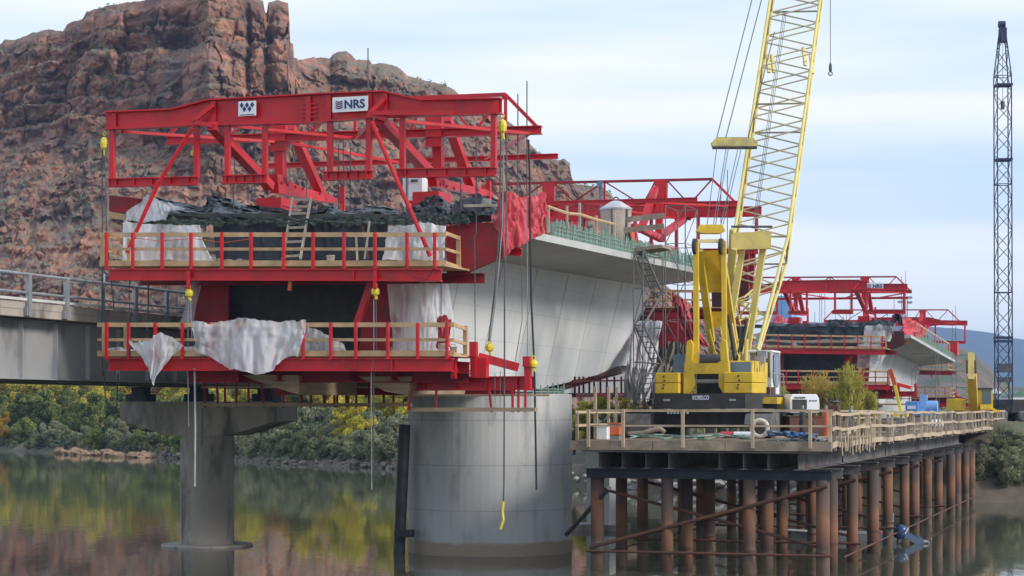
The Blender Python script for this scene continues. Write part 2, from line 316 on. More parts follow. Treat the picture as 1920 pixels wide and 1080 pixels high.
# ---------------------------------------------------------------- water, ground, hills
def water_mat():
    m = bpy.data.materials.new('river_water'); m.use_nodes = True; t = m.node_tree; n = t.nodes; l = t.links; b = n['Principled BSDF']
    b.inputs['Base Color'].default_value = (0.085, 0.088, 0.062, 1); b.inputs['Roughness'].default_value = 0.045; b.inputs['IOR'].default_value = 1.33
    geo = n.new('ShaderNodeNewGeometry'); hs = None
    prev = None
    for sc, st, dist in (((0.22, 0.05, 1), 0.30, 0.05), ((1.6, 0.5, 1), 0.22, 0.02), ((0.05, 0.012, 1), 0.4, 0.10)):
        mp_ = n.new('ShaderNodeMapping'); mp_.inputs['Scale'].default_value = sc; l.new(geo.outputs['Position'], mp_.inputs['Vector'])
        no = n.new('ShaderNodeTexNoise'); no.inputs['Scale'].default_value = 1; no.inputs['Detail'].default_value = 3; l.new(mp_.outputs[0], no.inputs['Vector'])
        bp = n.new('ShaderNodeBump'); bp.inputs['Strength'].default_value = st; bp.inputs['Distance'].default_value = dist; l.new(no.outputs['Fac'], bp.inputs['Height'])
        if prev: l.new(prev.outputs[0], bp.inputs['Normal'])
        prev = bp
    l.new(prev.outputs[0], b.inputs['Normal']); return m
M['water'] = water_mat()
w = MB(); w.add([V3((-900, -60, 0)), V3((900, -60, 0)), V3((900, 900, 0)), V3((-900, 900, 0))], [(0, 1, 2, 3)])
tag(w.build('water', 'water'), kind='structure', label='brown river water with soft reflections')
BANK = [(-400, 330), (-110, 300), (-75, 282), (-52, 252), (-33, 226), (-11.5, 194), (6, 149), (20, 128), (31, 124), (60, 127), (400, 120)]
def gz(X, Y):
    Yb = np.interp(X, [p[0] for p in BANK], [p[1] for p in BANK]); d = Y-Yb
    hb = np.interp(X, [-60, 2, 22, 30], [1.3, 1.3, 3.6, 4.8]); wd = np.interp(X, [-60, 5, 25], [6, 6, 9])
    z = np.where(d < 0, np.maximum(-1.5, d*0.3), hb*np.clip(d/wd, 0, 1)**0.7)
    return z+np.where(d > wd, np.minimum((d-wd)*0.012*np.interp(X, [0, 40], [1, 0.1]), 3.5), 0)
M['ground'] = mat('earth_bank', (0.10, 0.082, 0.06), (0.16, 0.13, 0.095), 0.5, 0.95, bump=0.4, bscale=2.5, c3=(0.085, 0.10, 0.05), s3=0.18, lo3=0.45, hi3=0.6)
xs = np.concatenate([np.linspace(-700, -90, 60), np.linspace(-89, 70, 330), np.linspace(72, 900, 90)]); ys = np.concatenate([np.linspace(70, 300, 470), np.linspace(302, 460, 60), np.linspace(470, 5900, 60)])
X, Y = np.meshgrid(xs, ys, indexing='ij'); Z = gz(X, Y); near = Z > -0.5
Z = Z+np.where(near, fbm(X*0.35, Y*0.35, Z*0, 5, 3)*np.clip(Z+0.4, 0.1, 0.9)*0.35+0.25*np.maximum(0, fbm(X*1.5, Y*1.5, Z*0, 2, 9)), 0)
g = npmesh('ground', np.stack([X, Y, Z], -1).reshape(-1, 3), gridfaces(len(xs), len(ys)), 'ground', True); tag(g, 'brown earth river bank and flats', kind='structure')
# rocks along the water's edge (stone riprap nobody could count)
def rocks(name, pts, m, label, seed=1, kind='stuff', cat=None):
    rs = np.random.RandomState(seed); mb = MB()
    for (c, r) in pts:
        ax = [V3(rs.normal(size=3)).normalized() for _ in range(3)]
        vs = []; n1, n2 = 7, 5
        k = len(mb.v); sc = rs.uniform(0.6, 1.25, 3)
        for i in range(n2+1):
            for j in range(n1):
                ph = math.pi*i/n2; th = 2*math.pi*j/n1; q = rs.uniform(0.75, 1.1)*r
                mb.v.append((c.x+q*sc[0]*math.sin(ph)*math.cos(th), c.y+q*sc[1]*math.sin(ph)*math.sin(th), c.z+q*0.62*sc[2]*math.cos(ph)))
        for i in range(n2):
            for j in range(n1): mb.f.append((k+i*n1+j, k+i*n1+(j+1) % n1, k+(i+1)*n1+(j+1) % n1, k+(i+1)*n1+j))
    o = mb.build(name, m); return tag(o, label, cat, kind=kind)
M['rockT'] = mat('tan_rock', (0.34, 0.21, 0.12), (0.20, 0.14, 0.09), 0.6, 0.9, bump=0.3)
M['rockD'] = mat('dark_rock', (0.12, 0.10, 0.085), (0.24, 0.20, 0.17), 0.5, 0.9, bump=0.3)
M['rockW'] = mat('pale_rock', (0.42, 0.40, 0.37), (0.3, 0.28, 0.26), 0.6, 0.9, bump=0.3)
rs = random.Random(3)
def bankY(x): return float(np.interp(x, [p[0] for p in BANK], [p[1] for p in BANK]))
P = []
for i in range(260):
    x = rs.uniform(-58, 2); P.append((V3((x, bankY(x)+rs.uniform(-1.2, 3), rs.uniform(-0.1, 0.5))), rs.uniform(0.18, 0.6)))
rocks('bank_rocks', P, 'rockD', 'dark boulders strewn along the far waterline', 2)
P = [(V3((rs.uniform(-63, -44), 0, rs.uniform(0, 0.4))), rs.uniform(0.3, 0.95)) for i in range(90)]
for c, r in P: c.y = bankY(c.x)-rs.uniform(0, 6)
rocks('shoal_rocks', P, 'rockT', 'tan gravel and boulders of the shoal below the green trees', 3)
P = []
for i in range(150):
    x = rs.uniform(4, 22); P.append((V3((x, bankY(x)+rs.uniform(-1, 2.5), rs.uniform(0.0, 1.0))), rs.uniform(0.2, 0.55)))
rocks('pale_rocks', P, 'rockW', 'pale riprap seen between the trestle piles', 4)
# red rock hill
SIL = [(-330, 190), (-200, 140), (-60, 110), (0, 83), (8, 75), (30, 74), (50, 66), (70, 60), (84, 56), (100, 57), (118, 58), (126, 45), (155, 35), (162, 22), (190, 15), (215, 8), (240, 5), (270, 2), (290, -6), (350, -14), (440, -16), (460, -10), (468, -4), (493, 0), (497, 24), (500, 26), (503, 4), (522, 1), (540, 6), (542, 25), (538, 34), (543, 45), (544, 80), (551, 83), (550, 96), (546, 106), (560, 112), (590, 107), (618, 110), (624, 101), (634, 97), (650, 96), (660, 104), (668, 113), (675, 112), (693, 113), (698, 121), (720, 119), (745, 125), (755, 132), (764, 142), (800, 152), (830, 158), (846, 165), (862, 178), (900, 200), (945, 222), (960, 232), (996, 272), (1018, 296), (1046, 301), (1057, 297), (1067, 306), (1072, 332), (1080, 346), (1120, 350), (1143, 362), (1150, 371), (1163, 420), (1200, 480), (1240, 530), (1320, 590), (1400, 650), (1460, 715), (1520, 766)]
NC, NR = 1330, 430
pc = np.linspace(-330, 1520, NC); sy = np.interp(pc, [p[0] for p in SIL], [p[1] for p in SIL])
Yr = np.interp(pc, [-330, 0, 390, 545, 620, 850, 1070, 1200, 1400], [470, 440, 398, 412, 445, 455, 468, 480, 490])
Yb = np.interp(pc, [-330, 0, 390, 620, 1070, 1400], [330, 330, 318, 335, 370, 410])
Zb = 3.0+0*pc
Xr = (pc-960)/F*Yr; Zr = CH+(HZ-sy)/F*Yr; Xb = (pc-960)/F*Yb
t = np.linspace(0, 1, NR)[:, None]
# profile: talus below, cliff above
cl = np.interp(pc, [-330, 0, 160, 340, 400, 545, 600, 760, 1150, 1400], [0.75, 0.72, 0.70, 0.60, 0.56, 0.66, 0.86, 0.9, 0.92, 0.95])[None, :]   # height fraction where the cliff starts
hf = t                                                        # height fraction
adv = np.where(hf < cl, 0.80*(hf/cl)**1.05, 0.80+0.20*((hf-cl)/(1-cl+1e-6))**1.5)
Xg = Xb+(Xr-Xb)*adv; Yg = Yb+(Yr-Yb)*adv; Zg = Zb+(Zr-Zb)*hf
Xg0, Yg0, Zg0 = Xg.copy(), Yg.copy(), Zg.copy()
sil_keep = np.clip((1-t)*14, 0, 1)
zz = Zg+2.5*fbm(Xg*0.03, Yg*0.03, Zg*0.0, 3, 5)
iscl = np.clip((hf-cl)*10+0.5, 0, 1)
# horizontal beds
lay = zz/5.2; fr = lay-np.floor(lay); led = np.where(fr < 0.78, fr/0.78*0.35, 0.35+(fr-0.78)/0.22*0.65)-fr
hl = _h(np.floor(lay).astype(np.int64), np.zeros_like(lay, dtype=np.int64), np.zeros_like(lay, dtype=np.int64), 5)
tal = 1-iscl
dY = 6.2*led*(0.12+1.0*iscl)+3.2*(hl-0.5)*iscl
zz2 = Zg+1.5*fbm(Xg*0.07, Yg*0.07, Zg*0.0, 3, 15); lay2 = zz2/(2.3); fr2 = lay2-np.floor(lay2); bandm = np.clip(fbm(Xg*0.02, Yg*0.02, zz2*0.09, 3, 16)*3+0.2, 0, 1)
dY += 1.7*(np.where(fr2 < 0.7, fr2/0.7*0.25, 0.25+(fr2-0.7)/0.3*0.75)-fr2)*np.maximum(bandm, 0.6*iscl)
wx = Xg+1.8*fbm(Xg*0.15, Yg*0.15, Zg*0.15, 2, 51); wz = Zg+1.4*fbm(Xg*0.15, Yg*0.15, Zg*0.15, 2, 57)
# cliff: big jointed blocks
d1, d2, idv = worley(wx/6.5, Yg/14.0, wz/6.5, 7, True); e1 = np.clip((d2-d1)*5, 0, 1); dY += -(1.3*e1+4.2*(idv-0.5))*iscl-1.6*(idv-0.5)*tal*bandm
d1, d2, idv = worley(wx/2.6, Yg/9.0, wz/2.4, 17, True); e2 = np.clip((d2-d1)*5, 0, 1); dY += -(0.5*e2+1.3*(idv-0.5))*(0.9*iscl+0.5*bandm*tal)
# talus: smooth soil with separate boulders sitting proud of it
for s_, th, amp_, sd_ in ((4.2, 0.80, 3.0, 71), (2.3, 0.62, 1.7, 73), (1.15, 0.50, 0.85, 75)):
    d1, d2, idv = worley(wx/s_, Yg/(s_*1.6), wz/(s_*0.8), sd_); m_ = np.clip((idv-th)/(1-th)*1.6, 0, 1)*(idv > th); dY += -amp_*m_*np.clip((d2-d1)*3.2, 0, 1)**0.6*(0.25+0.75*tal)
dY += 7.0*fbm(Xg*0.03, Yg*0.03, Zg*0.012, 3, 31)+1.3*fbm(Xg*0.12, Yg*0.12, Zg*0.10, 4, 33)+0.25*fbm(Xg*0.9, Yg*0.9, Zg*1.3, 3, 35)
px2 = 960+F*Xg/Yg; pyy = HZ-F*(Zg-CH)/Yg
fl = np.exp(-((px2-335)/70)**4)*np.clip((pyy-80)/30, 0, 1)*np.clip((235-pyy)/50, 0, 1)
dY = dY*(1-0.55*fl)+fl*(-2.6*np.abs(np.sin(px2*0.066+0.9*fbm(px2*0.01, pyy*0.006, pyy*0, 2, 44)))-2.0)
ar = np.clip((hf-0.52)*5, 0, 1)*np.clip((1.02-hf)*8, 0, 1); dY += (7-7*np.exp(-np.clip(396-px2, 0, 999)/60))*ar*(px2 < 396)-3.5*ar*np.exp(-((px2-400)/26)**2)
gul = np.exp(-((px2-505)/9)**2)*iscl*3+np.exp(-((px2-463)/5)**2)*iscl*4; dY += gul
Yg = Yg+dY*sil_keep; Xg = Xg*(Yg/Yg0)**0.35
Zg = Zg+(0.5*fbm(Xg*0.6, Yg*0.6, Zg*0.6, 3, 61)+0.35*(idv-0.5))*np.clip(t*20, 0, 1)*(0.4+0.6*sil_keep)
# a few rows behind the ridge so the top is a real plateau
bk = []
for q, dz in ((6, -0.5), (25, -2), (80, -10), (200, -50)):
    bk.append((Xg[-1]*(Yg[-1]+q)/Yg[-1], Yg[-1]+q, Zg[-1]+dz))
Xa = np.vstack([Xg]+[b[0][None] for b in bk]); Ya = np.vstack([Yg]+[b[1][None] for b in bk]); Za = np.vstack([Zg]+[b[2][None] for b in bk])
def hill_mat():
    m = mat('red_sandstone', (0.36, 0.180, 0.118), (0.215, 0.115, 0.080), 0.10, 0.95, bump=0.8, bscale=1.3, stretch=(1, 1, 1.5), c3=(0.14, 0.095, 0.078), s3=0.10, lo3=0.46, hi3=0.62, detail=8)
    t = m.node_tree; n = t.nodes; l = t.links; b = n['Principled BSDF']; src = b.inputs['Base Color'].links[0].from_socket
    geo = n.new('ShaderNodeNewGeometry'); mp_ = n.new('ShaderNodeMapping'); mp_.inputs['Scale'].default_value = (0.10, 0.10, 0.7); l.new(geo.outputs['Position'], mp_.inputs[0])
    no = n.new('ShaderNodeTexNoise'); no.inputs['Scale'].default_value = 1.0; no.inputs['Detail'].default_value = 7; no.inputs['Roughness'].default_value = 0.65; l.new(mp_.outputs[0], no.inputs['Vector'])
    rp = n.new('ShaderNodeValToRGB'); e = rp.color_ramp.elements; e[0].position = 0.34; e[0].color = (0.68, 0.66, 0.68, 1); e[1].position = 0.68; e[1].color = (1.35, 1.28, 1.22, 1)
    l.new(no.outputs['Fac'], rp.inputs[0]); mm = n.new('ShaderNodeMix'); mm.data_type = 'RGBA'; mm.blend_type = 'MULTIPLY'; mm.inputs[0].default_value = 1
    l.new(src, mm.inputs[6]); l.new(rp.outputs[0], mm.inputs[7])
    mp2 = n.new('ShaderNodeMapping'); mp2.inputs['Scale'].default_value = (0.45, 0.45, 0.06); l.new(geo.outputs['Position'], mp2.inputs[0])
    n2 = n.new('ShaderNodeTexNoise'); n2.inputs['Scale'].default_value = 1.0; n2.inputs['Detail'].default_value = 4; l.new(mp2.outputs[0], n2.inputs['Vector'])
    r2 = n.new('ShaderNodeMapRange'); r2.inputs['From Min'].default_value = 0.52; r2.inputs['From Max'].default_value = 0.66; r2.inputs['To Max'].default_value = 0.65; l.new(n2.outputs['Fac'], r2.inputs['Value'])
    m2 = n.new('ShaderNodeMix'); m2.data_type = 'RGBA'; m2.inputs[7].default_value = (0.10, 0.075, 0.072, 1); l.new(r2.outputs[0], m2.inputs[0]); l.new(mm.outputs[2], m2.inputs[6])
    # grey green soil and scrub settle on the gentler ground
    sn = n.new('ShaderNodeSeparateXYZ'); l.new(geo.outputs['Normal'], sn.inputs[0]); n4 = n.new('ShaderNodeTexNoise'); n4.inputs['Scale'].default_value = 0.35; n4.inputs['Detail'].default_value = 6; l.new(geo.outputs['Position'], n4.inputs['Vector'])
    ma = n.new('ShaderNodeMath'); ma.operation = 'MULTIPLY_ADD'; ma.inputs[1].default_value = 0.9; l.new(n4.outputs['Fac'], ma.inputs[0]); l.new(sn.outputs['Z'], ma.inputs[2])
    r4 = n.new('ShaderNodeMapRange'); r4.inputs['From Min'].default_value = 1.0; r4.inputs['From Max'].default_value = 1.22; r4.inputs['To Max'].default_value = 0.85; l.new(ma.outputs[0], r4.inputs['Value'])
    m4 = n.new('ShaderNodeMix'); m4.data_type = 'RGBA'; m4.inputs[7].default_value = (0.185, 0.145, 0.108, 1); l.new(r4.outputs[0], m4.inputs[0]); l.new(m2.outputs[2], m4.inputs[6])
    l.new(m4.outputs[2], b.inputs['Base Color']); return m
M['hill'] = hill_mat()
h = npmesh('hill', np.stack([Xa, Ya, Za], -1).reshape(-1, 3), gridfaces(NR+len(bk), NC)[:, ::-1], 'hill', False); tag(h, 'red sandstone hill with cliffs and boulder slopes', kind='structure')
# desert scrub scattered over the hill: uncountable ground cover
rn = np.random.RandomState(5)
def leafcloud(cs, rad, n, size, rnd, flat=0.75):
    """n leaf quads around centres cs with radii rad"""
    k = rnd.randint(0, len(cs), n); d = rnd.normal(size=(n, 3)); d /= np.linalg.norm(d, axis=1)[:, None]
    rr = rad[k]*rnd.uniform(0.35, 1.0, n)**0.6
    c = cs[k]+d*rr[:, None]*np.array([1, 1, flat])
    a = rnd.normal(size=(n, 3))+d*0.2; a /= np.linalg.norm(a, axis=1)[:, None]; b = np.cross(a, rnd.normal(size=(n, 3))); b /= np.linalg.norm(b, axis=1)[:, None]
    s = size*rnd.uniform(0.5, 1.3, n)[:, None]
    v = np.stack([c-a*s, c-b*s*0.6, c+a*s, c+b*s*0.6], 1).reshape(-1, 3); f = np.arange(4*n).reshape(n, 4); return v, f
ii = rn.randint(10, NR-1, 1500); jj = rn.randint(5, NC-5, 1500)
cs = np.stack([Xg[ii, jj], Yg[ii, jj]-0.3, Zg[ii, jj]+0.3], 1)
v, f = leafcloud(cs, rn.uniform(0.3, 0.85, 1500), 26000, 0.22, rn, 0.8)
o = npmesh('hill_scrub', v, f, 'lfS'); tag(o, 'grey green desert scrub dotted over the red hill', kind='stuff')
# blue mountain range and red mesa
M['mtn'] = mat('far_mountain', (0.055, 0.075, 0.10), (0.07, 0.085, 0.10), 0.002, 1.0)  # bluish base colour has distance haze mixed into it
def ridge(name, pts, Yd, depth, m, label, amp, n=260, rows=26, seed=0):
    pc_ = np.linspace(pts[0][0], pts[-1][0], n); yy = np.interp(pc_, [p[0] for p in pts], [p[1] for p in pts]); tt = np.linspace(0, 1, rows)[:, None]
    Zt = CH+(HZ-yy)/F*(Yd+depth); Yy = Yd+depth*tt+0*pc_; Xx = (pc_-960)/F*Yy; Zz = 2+(Zt-2)*np.sin(tt*math.pi/2)
    q = fbm(Xx/depth*2, Yy/depth*4, Zz*0, 5, seed); Zz = Zz+amp*q*np.sin(tt*math.pi)**0.7; Zz = np.vstack([Zz, Zz[-1:]*0.5]); Yy = np.vstack([Yy, Yy[-1:]+depth]); Xx = np.vstack([Xx, Xx[-1:]])
    o = npmesh(name, np.stack([Xx, Yy, Zz], -1).reshape(-1, 3), gridfaces(rows+1, n)[:, ::-1], m, True); return tag(o, label, kind='structure')
ridge('mountain_range', [(1000, 690), (1300, 660), (1500, 640), (1640, 636), (1745, 634), (1790, 629), (1830, 630), (1860, 634), (1900, 639), (1960, 646), (2100, 655), (2400, 690)], 3200, 1300, 'mtn', 'long blue mountain range on the horizon', 40)
M['mesa'] = mat('mesa_earth', (0.20, 0.115, 0.085), (0.13, 0.10, 0.075), 0.06, 0.95, c3=(0.09, 0.10, 0.05), s3=0.05, lo3=0.48, hi3=0.56)
ridge('mesa', [(1480, 768), (1640, 700), (1745, 664), (1760, 658), (1795, 658), (1815, 664), (1840, 682), (1862, 705), (1880, 722), (1900, 735), (2000, 745), (2200, 752)], 700, 260, 'mesa', 'low reddish mesa beyond the second bridge pier', 5, seed=4)

# the air: thin even haze over the whole place
hz = MB(); hz.add([V3((x, y, z)) for z in (-3, 215) for x, y in ((-1500, -70), (3300, -70), (3300, 6100), (-1500, 6100))], [(3, 2, 1, 0), (4, 5, 6, 7), (0, 1, 5, 4), (1, 2, 6, 5), (2, 3, 7, 6), (3, 0, 4, 7)])
hm = bpy.data.materials.new('haze'); hm.use_nodes = True; hn = hm.node_tree; hn.nodes.remove(hn.nodes['Principled BSDF']); pv = hn.nodes.new('ShaderNodeVolumePrincipled'); pv.inputs['Density'].default_value = 0.00015; pv.inputs['Color'].default_value = (0.42, 0.63, 1.0, 1)
hn.links.new(pv.outputs[0], hn.nodes['Material Output'].inputs['Volume']); tag(hz.build('haze', hm), 'thin bluish air over the valley', kind='stuff')
# ---------------------------------------------------------------- new concrete bridge: two balanced cantilevers and their piers
ZD = [(-20, 11.8), (6, 12.3), (33, 12.8), (70, 13.0), (112, 12.6), (141, 11.6), (170, 10.6)]
def zd(v): return interp(v, ZD)
def cantilever(v0, v1, vp, label, dv=0.6):
    root = empty('box_girder_bridge', uvz(0.5, vp, zd(vp)-6), label, 'bridge', 'concrete cantilevers under construction')
    vs = [v0+(v1-v0)*i/28 for i in range(29)]
    def bot(v): return zd(v)-(4.55+1.25*max(0, 1-abs(v-vp)/16.0)**0.7)
    # deck slab: closed section swept along v
    def sweep(secs):
        n = len(secs[0]); mb = MB(); mb.v = [tuple(p) for s in secs for p in s]
        for i in range(len(secs)-1):
            for j in range(n): mb.f.append((i*n+j, i*n+(j+1) % n, (i+1)*n+(j+1) % n, (i+1)*n+j))
        mb.f.append(tuple(range(n))[::-1]); mb.f.append(tuple(range((len(secs)-1)*n, len(secs)*n))); return mb
    sl = [[uvz(-6.6, v, zd(v)), uvz(-6.6, v, zd(v)-0.26), uvz(-3.0, v, zd(v)-0.62), uvz(4.0, v, zd(v)-0.62), uvz(7.6, v, zd(v)-0.26), uvz(7.6, v, zd(v))] for v in vs]
    sweep(sl).build('deck_slab', 'conc', root)
    for s, ut, ub in ((1, 4.0, 2.9), (-1, -3.0, -1.9)):
        w_ = [[uvz(ut, v, zd(v)-0.60), uvz(ut-0.45*s, v, zd(v)-0.60), uvz(ub-0.45*s, v, bot(v)), uvz(ub, v, bot(v))] for v in vs]
        sweep(w_).build('web', 'webc', root)
    b_ = [[uvz(-1.45, v, bot(v)+0.35), uvz(2.45, v, bot(v)+0.35), uvz(2.45, v, bot(v)+0.01), uvz(-1.45, v, bot(v)+0.01)] for v in vs]
    sweep(b_).build('bottom_slab', 'conc', root)
    # segment joints: shallow raised fins of grout on the near web, and the pour blocks beside the edge
    v = v0+4.4
    while v < v1-1:
        k = MB(); k.hexa([uvz(4.004, v, zd(v)-0.62), uvz(4.016, v, zd(v)-0.62), uvz(2.916, v, bot(v)+.02), uvz(2.904, v, bot(v)+.02)],
               [uvz(4.004, v+0.05, zd(v)-0.62), uvz(4.016, v+0.05, zd(v)-0.62), uvz(2.916, v+0.05, bot(v)+.02), uvz(2.904, v+0.05, bot(v)+.02)])
        k.build('segment_joint', 'girdL', root); v += 4.4
    # barrier reinforcing steel standing along the deck edge
    k = MB(); rg = random.Random(int(v0)); v = v0+4.5
    while v < v1-0.4:
        for uu in (7.45, 7.2):
            hgt = rg.uniform(0.5, 0.75); k.beam(uvz(uu, v, zd(v)), uvz(uu+rg.uniform(-.08, .08), v+rg.uniform(-.15, .15), zd(v)+hgt), 0.035, 0.035)
        v += 0.2
    for zz_ in (0.15, 0.3, 0.45): k.beam(uvz(7.45, v0+4.5, zd(v0+4.5)+zz_), uvz(7.45, v1-.4, zd(v1)+zz_), 0.03, 0.03)
    k.build('barrier_rebar', 'green', root)
    return root
def web_mat():
    m = mat('cast_concrete', (0.70, 0.70, 0.69), (0.60, 0.61, 0.61), 0.35, 0.85, bump=0.05, bscale=6, stretch=(1, 1, 0.35), c3=(0.40, 0.41, 0.42), s3=0.6, lo3=0.60, hi3=0.78)
    t = m.node_tree; n = t.nodes; l = t.links; b = n['Principled BSDF']; src = b.inputs['Base Color'].links[0].from_socket
    geo = n.new('ShaderNodeNewGeometry'); mp_ = n.new('ShaderNodeMapping'); mp_.vector_type = 'TEXTURE'; mp_.inputs['Rotation'].default_value = (0, 0, math.atan2(VH.y, VH.x))
    l.new(geo.outputs['Position'], mp_.inputs[0]); br = n.new('ShaderNodeTexBrick'); sp = n.new('ShaderNodeSeparateXYZ'); cb = n.new('ShaderNodeCombineXYZ'); l.new(mp_.outputs[0], sp.inputs[0]); l.new(sp.outputs[0], cb.inputs[0]); l.new(sp.outputs[2], cb.inputs[1]); l.new(cb.outputs[0], br.inputs['Vector'])
    br.inputs['Scale'].default_value = 1; br.inputs['Brick Width'].default_value = 2.4; br.inputs['Row Height'].default_value = 1.25; br.inputs['Mortar Size'].default_value = 0.02; br.inputs['Mortar Smooth'].default_value = 0.6
    br.inputs['Color1'].default_value = (1, 1, 1, 1); br.inputs['Color2'].default_value = (0.93, 0.94, 0.95, 1); br.inputs['Mortar'].default_value = (0.75, 0.75, 0.75, 1)
    mm = n.new('ShaderNodeMix'); mm.data_type = 'RGBA'; mm.blend_type = 'MULTIPLY'; mm.inputs[0].default_value = 0.8; l.new(src, mm.inputs[6]); l.new(br.outputs[0], mm.inputs[7]); l.new(mm.outputs[2], b.inputs['Base Color']); return m
M['webc'] = web_mat()
cantilever(3.2, 34.5, 17.5, 'pale concrete box girder cantilever on the nearest round pier')
cantilever(112, 150, 131, 'more distant concrete box girder cantilever behind the bushes')
# hollow ends stay open; black panels on the travellers paint the shade inside
def pier(u, v, r, z1, label, zb=-2.0):
    root = empty('bridge_pier', uvz(u, v, 0), label, 'pier')
    M.setdefault('pierc', pier_mat())
    MB().lathe(uvz(u, v, 0), [(r, zb), (r, z1-0.03), (r-0.03, z1)], 72).build('column', 'pierc', root, smooth=False)
    k = MB(); rg = random.Random(1)
    for i in range(46):
        a = 2*math.pi*i/46; q = uvz(u, v, z1)+V3((math.cos(a), math.sin(a), 0))*(r-0.35); hgt = rg.uniform(0.2, 0.5) if rg.random() < 0.85 else rg.uniform(0.5, 0.9)
        k.beam(q, q+V3((rg.uniform(-.04, .04), rg.uniform(-.04, .04), hgt)), 0.04, 0.04)
    for zz_ in (0.08, 0.2): k.torus(uvz(u, v, z1+zz_), r-0.35, 0.025, (UH, VH, ZH), 40, 4)
    k.build('top_rebar', 'green', root)
    return root
def pier_mat():
    m = mat('pier_concrete', (0.57, 0.565, 0.555), (0.43, 0.43, 0.43), 0.28, 0.8, bump=0.04, bscale=7, stretch=(1, 1, 0.3), c3=(0.27, 0.28, 0.29), s3=1.1, lo3=0.50, hi3=0.72)
    t = m.node_tree; n = t.nodes; l = t.links; b = n['Principled BSDF']; src = b.inputs['Base Color'].links[0].from_socket
    geo = n.new('ShaderNodeNewGeometry'); sp = n.new('ShaderNodeSeparateXYZ'); l.new(geo.outputs['Position'], sp.inputs[0])
    no = n.new('ShaderNodeTexNoise'); no.inputs['Scale'].default_value = 1.2; l.new(geo.outputs['Position'], no.inputs['Vector'])
    a = n.new('ShaderNodeMath'); a.operation = 'MULTIPLY_ADD'; a.inputs[1].default_value = 0.25; l.new(no.outputs['Fac'], a.inputs[0]); l.new(sp.outputs['Z'], a.inputs[2])
    r_ = n.new('ShaderNodeMapRange'); r_.inputs['From Min'].default_value = 0.62; r_.inputs['From Max'].default_value = 0.74; r_.inputs['To Min'].default_value = 1; r_.inputs['To Max'].default_value = 0; l.new(a.outputs[0], r_.inputs['Value'])
    m1 = n.new('ShaderNodeMix'); m1.data_type = 'RGBA'; m1.inputs[7].default_value = (0.36, 0.28, 0.21, 1); l.new(r_.outputs[0], m1.inputs[0]); l.new(src, m1.inputs[6])
    # horizontal pour lines
    md = n.new('ShaderNodeMath'); md.operation = 'WRAP'; md.inputs[1].default_value = 0; md.inputs[2].default_value = 1.85; l.new(sp.outputs['Z'], md.inputs[0])
    c_ = n.new('ShaderNodeMath'); c_.operation = 'LESS_THAN'; c_.inputs[1].default_value = 0.035; l.new(md.outputs[0], c_.inputs[0])
    c2 = n.new('ShaderNodeMath'); c2.operation = 'MULTIPLY'; l.new(c_.outputs[0], c2.inputs[0]); l.new(no.outputs['Fac'], c2.inputs[1])
    m2 = n.new('ShaderNodeMix'); m2.data_type = 'RGBA'; m2.inputs[7].default_value = (0.22, 0.225, 0.23, 1); l.new(c2.outputs[0], m2.inputs[0]); l.new(m1.outputs[2], m2.inputs[6]); l.new(m2.outputs[2], b.inputs['Base Color']); return m
pier(1.60, 17.3, 3.47, 6.65, 'massive round concrete pier standing in the river in front')
pier(1.2, 132, 3.4, 6.9, 'round concrete pier of the far cantilever behind the yellow bushes', 0)
# pale temporary concrete shaft seen between trestle piles
root = empty('concrete_shaft', uvz(1.6, 34, 0), 'square pale concrete shaft in the water behind the big round pier', 'shaft')
k = MB(); c = at(1128, 990, 96); k.hexa([V3((c.x-.75, 96, -1)), V3((c.x+.35, 95.2, -1)), V3((c.x+.75, 96.4, -1)), V3((c.x-.4, 97.2, -1))], [V3((c.x-.75, 96, 3.9)), V3((c.x+.35, 95.2, 3.9)), V3((c.x+.75, 96.4, 3.9)), V3((c.x-.4, 97.2, 3.9))]); k.build('column', 'wconc', root)
MB().box(V3((c.x-.05, 96.2, 0.1)), 2.6, 2.2, 0.35).build('footing', 'conc2', root)
# ---------------------------------------------------------------- old steel girder bridge on the left
root = empty('steel_girder_bridge', uvz(-9.5, 0, 7), 'old grey steel girder road bridge with a pipe rail on the left', 'bridge')
vA, vB = -12.0, 150.0
for ug in (-8.4, -11.7, -15.0):
    MB().ibeam(uvz(ug, vA, 8.06), uvz(ug, vB, 8.06), 0.42, 2.05, 0.05).build('girder', 'gird', root)
v = vA+0.6
while v < 30: MB().box(uvz(-8.4+0.10, v, 8.06), 0.17, 0.02, 1.93).build('web_stiffener', 'girdL', root); v += 2.15
MB().hexa([uvz(-15.9, vA, 9.12), uvz(-7.6, vA, 9.12), uvz(-7.6, vA, 9.38), uvz(-15.9, vA, 9.38)], [uvz(-15.9, vB, 9.12), uvz(-7.6, vB, 9.12), uvz(-7.6, vB, 9.38), uvz(-15.9, vB, 9.38)]).build('deck_slab', 'conc2', root)
MB().hexa([uvz(-8.0, vA, 9.38), uvz(-7.58, vA, 9.38), uvz(-7.58, vA, 9.62), uvz(-8.0, vA, 9.62)], [uvz(-8.0, vB, 9.38), uvz(-7.58, vB, 9.38), uvz(-7.58, vB, 9.62), uvz(-8.0, vB, 9.62)]).build('kerb', 'conc2', root)
v = -5.9
for i in range(9):
    kk = MB(); kk.beam(uvz(-7.50, v, 9.15), uvz(-7.50, v, 10.55), 0.13, 0.20, VH); kk.box(uvz(-7.52, v, 9.3), 0.12, 0.34, 0.30); kk.build('rail_post', 'gsteel', root); v += 2.35
for z_, r_ in ((10.55, 0.055), (9.93, 0.045)): MB().tube(uvz(-7.55, vA, z_), uvz(-7.55, 40, z_), r_, 8).build('rail', 'gsteel', root)
MB().box(uvz(-7.55, 0, 9.70), 0.10, 60, 0.09).build('lower_rail', 'wconc', root)
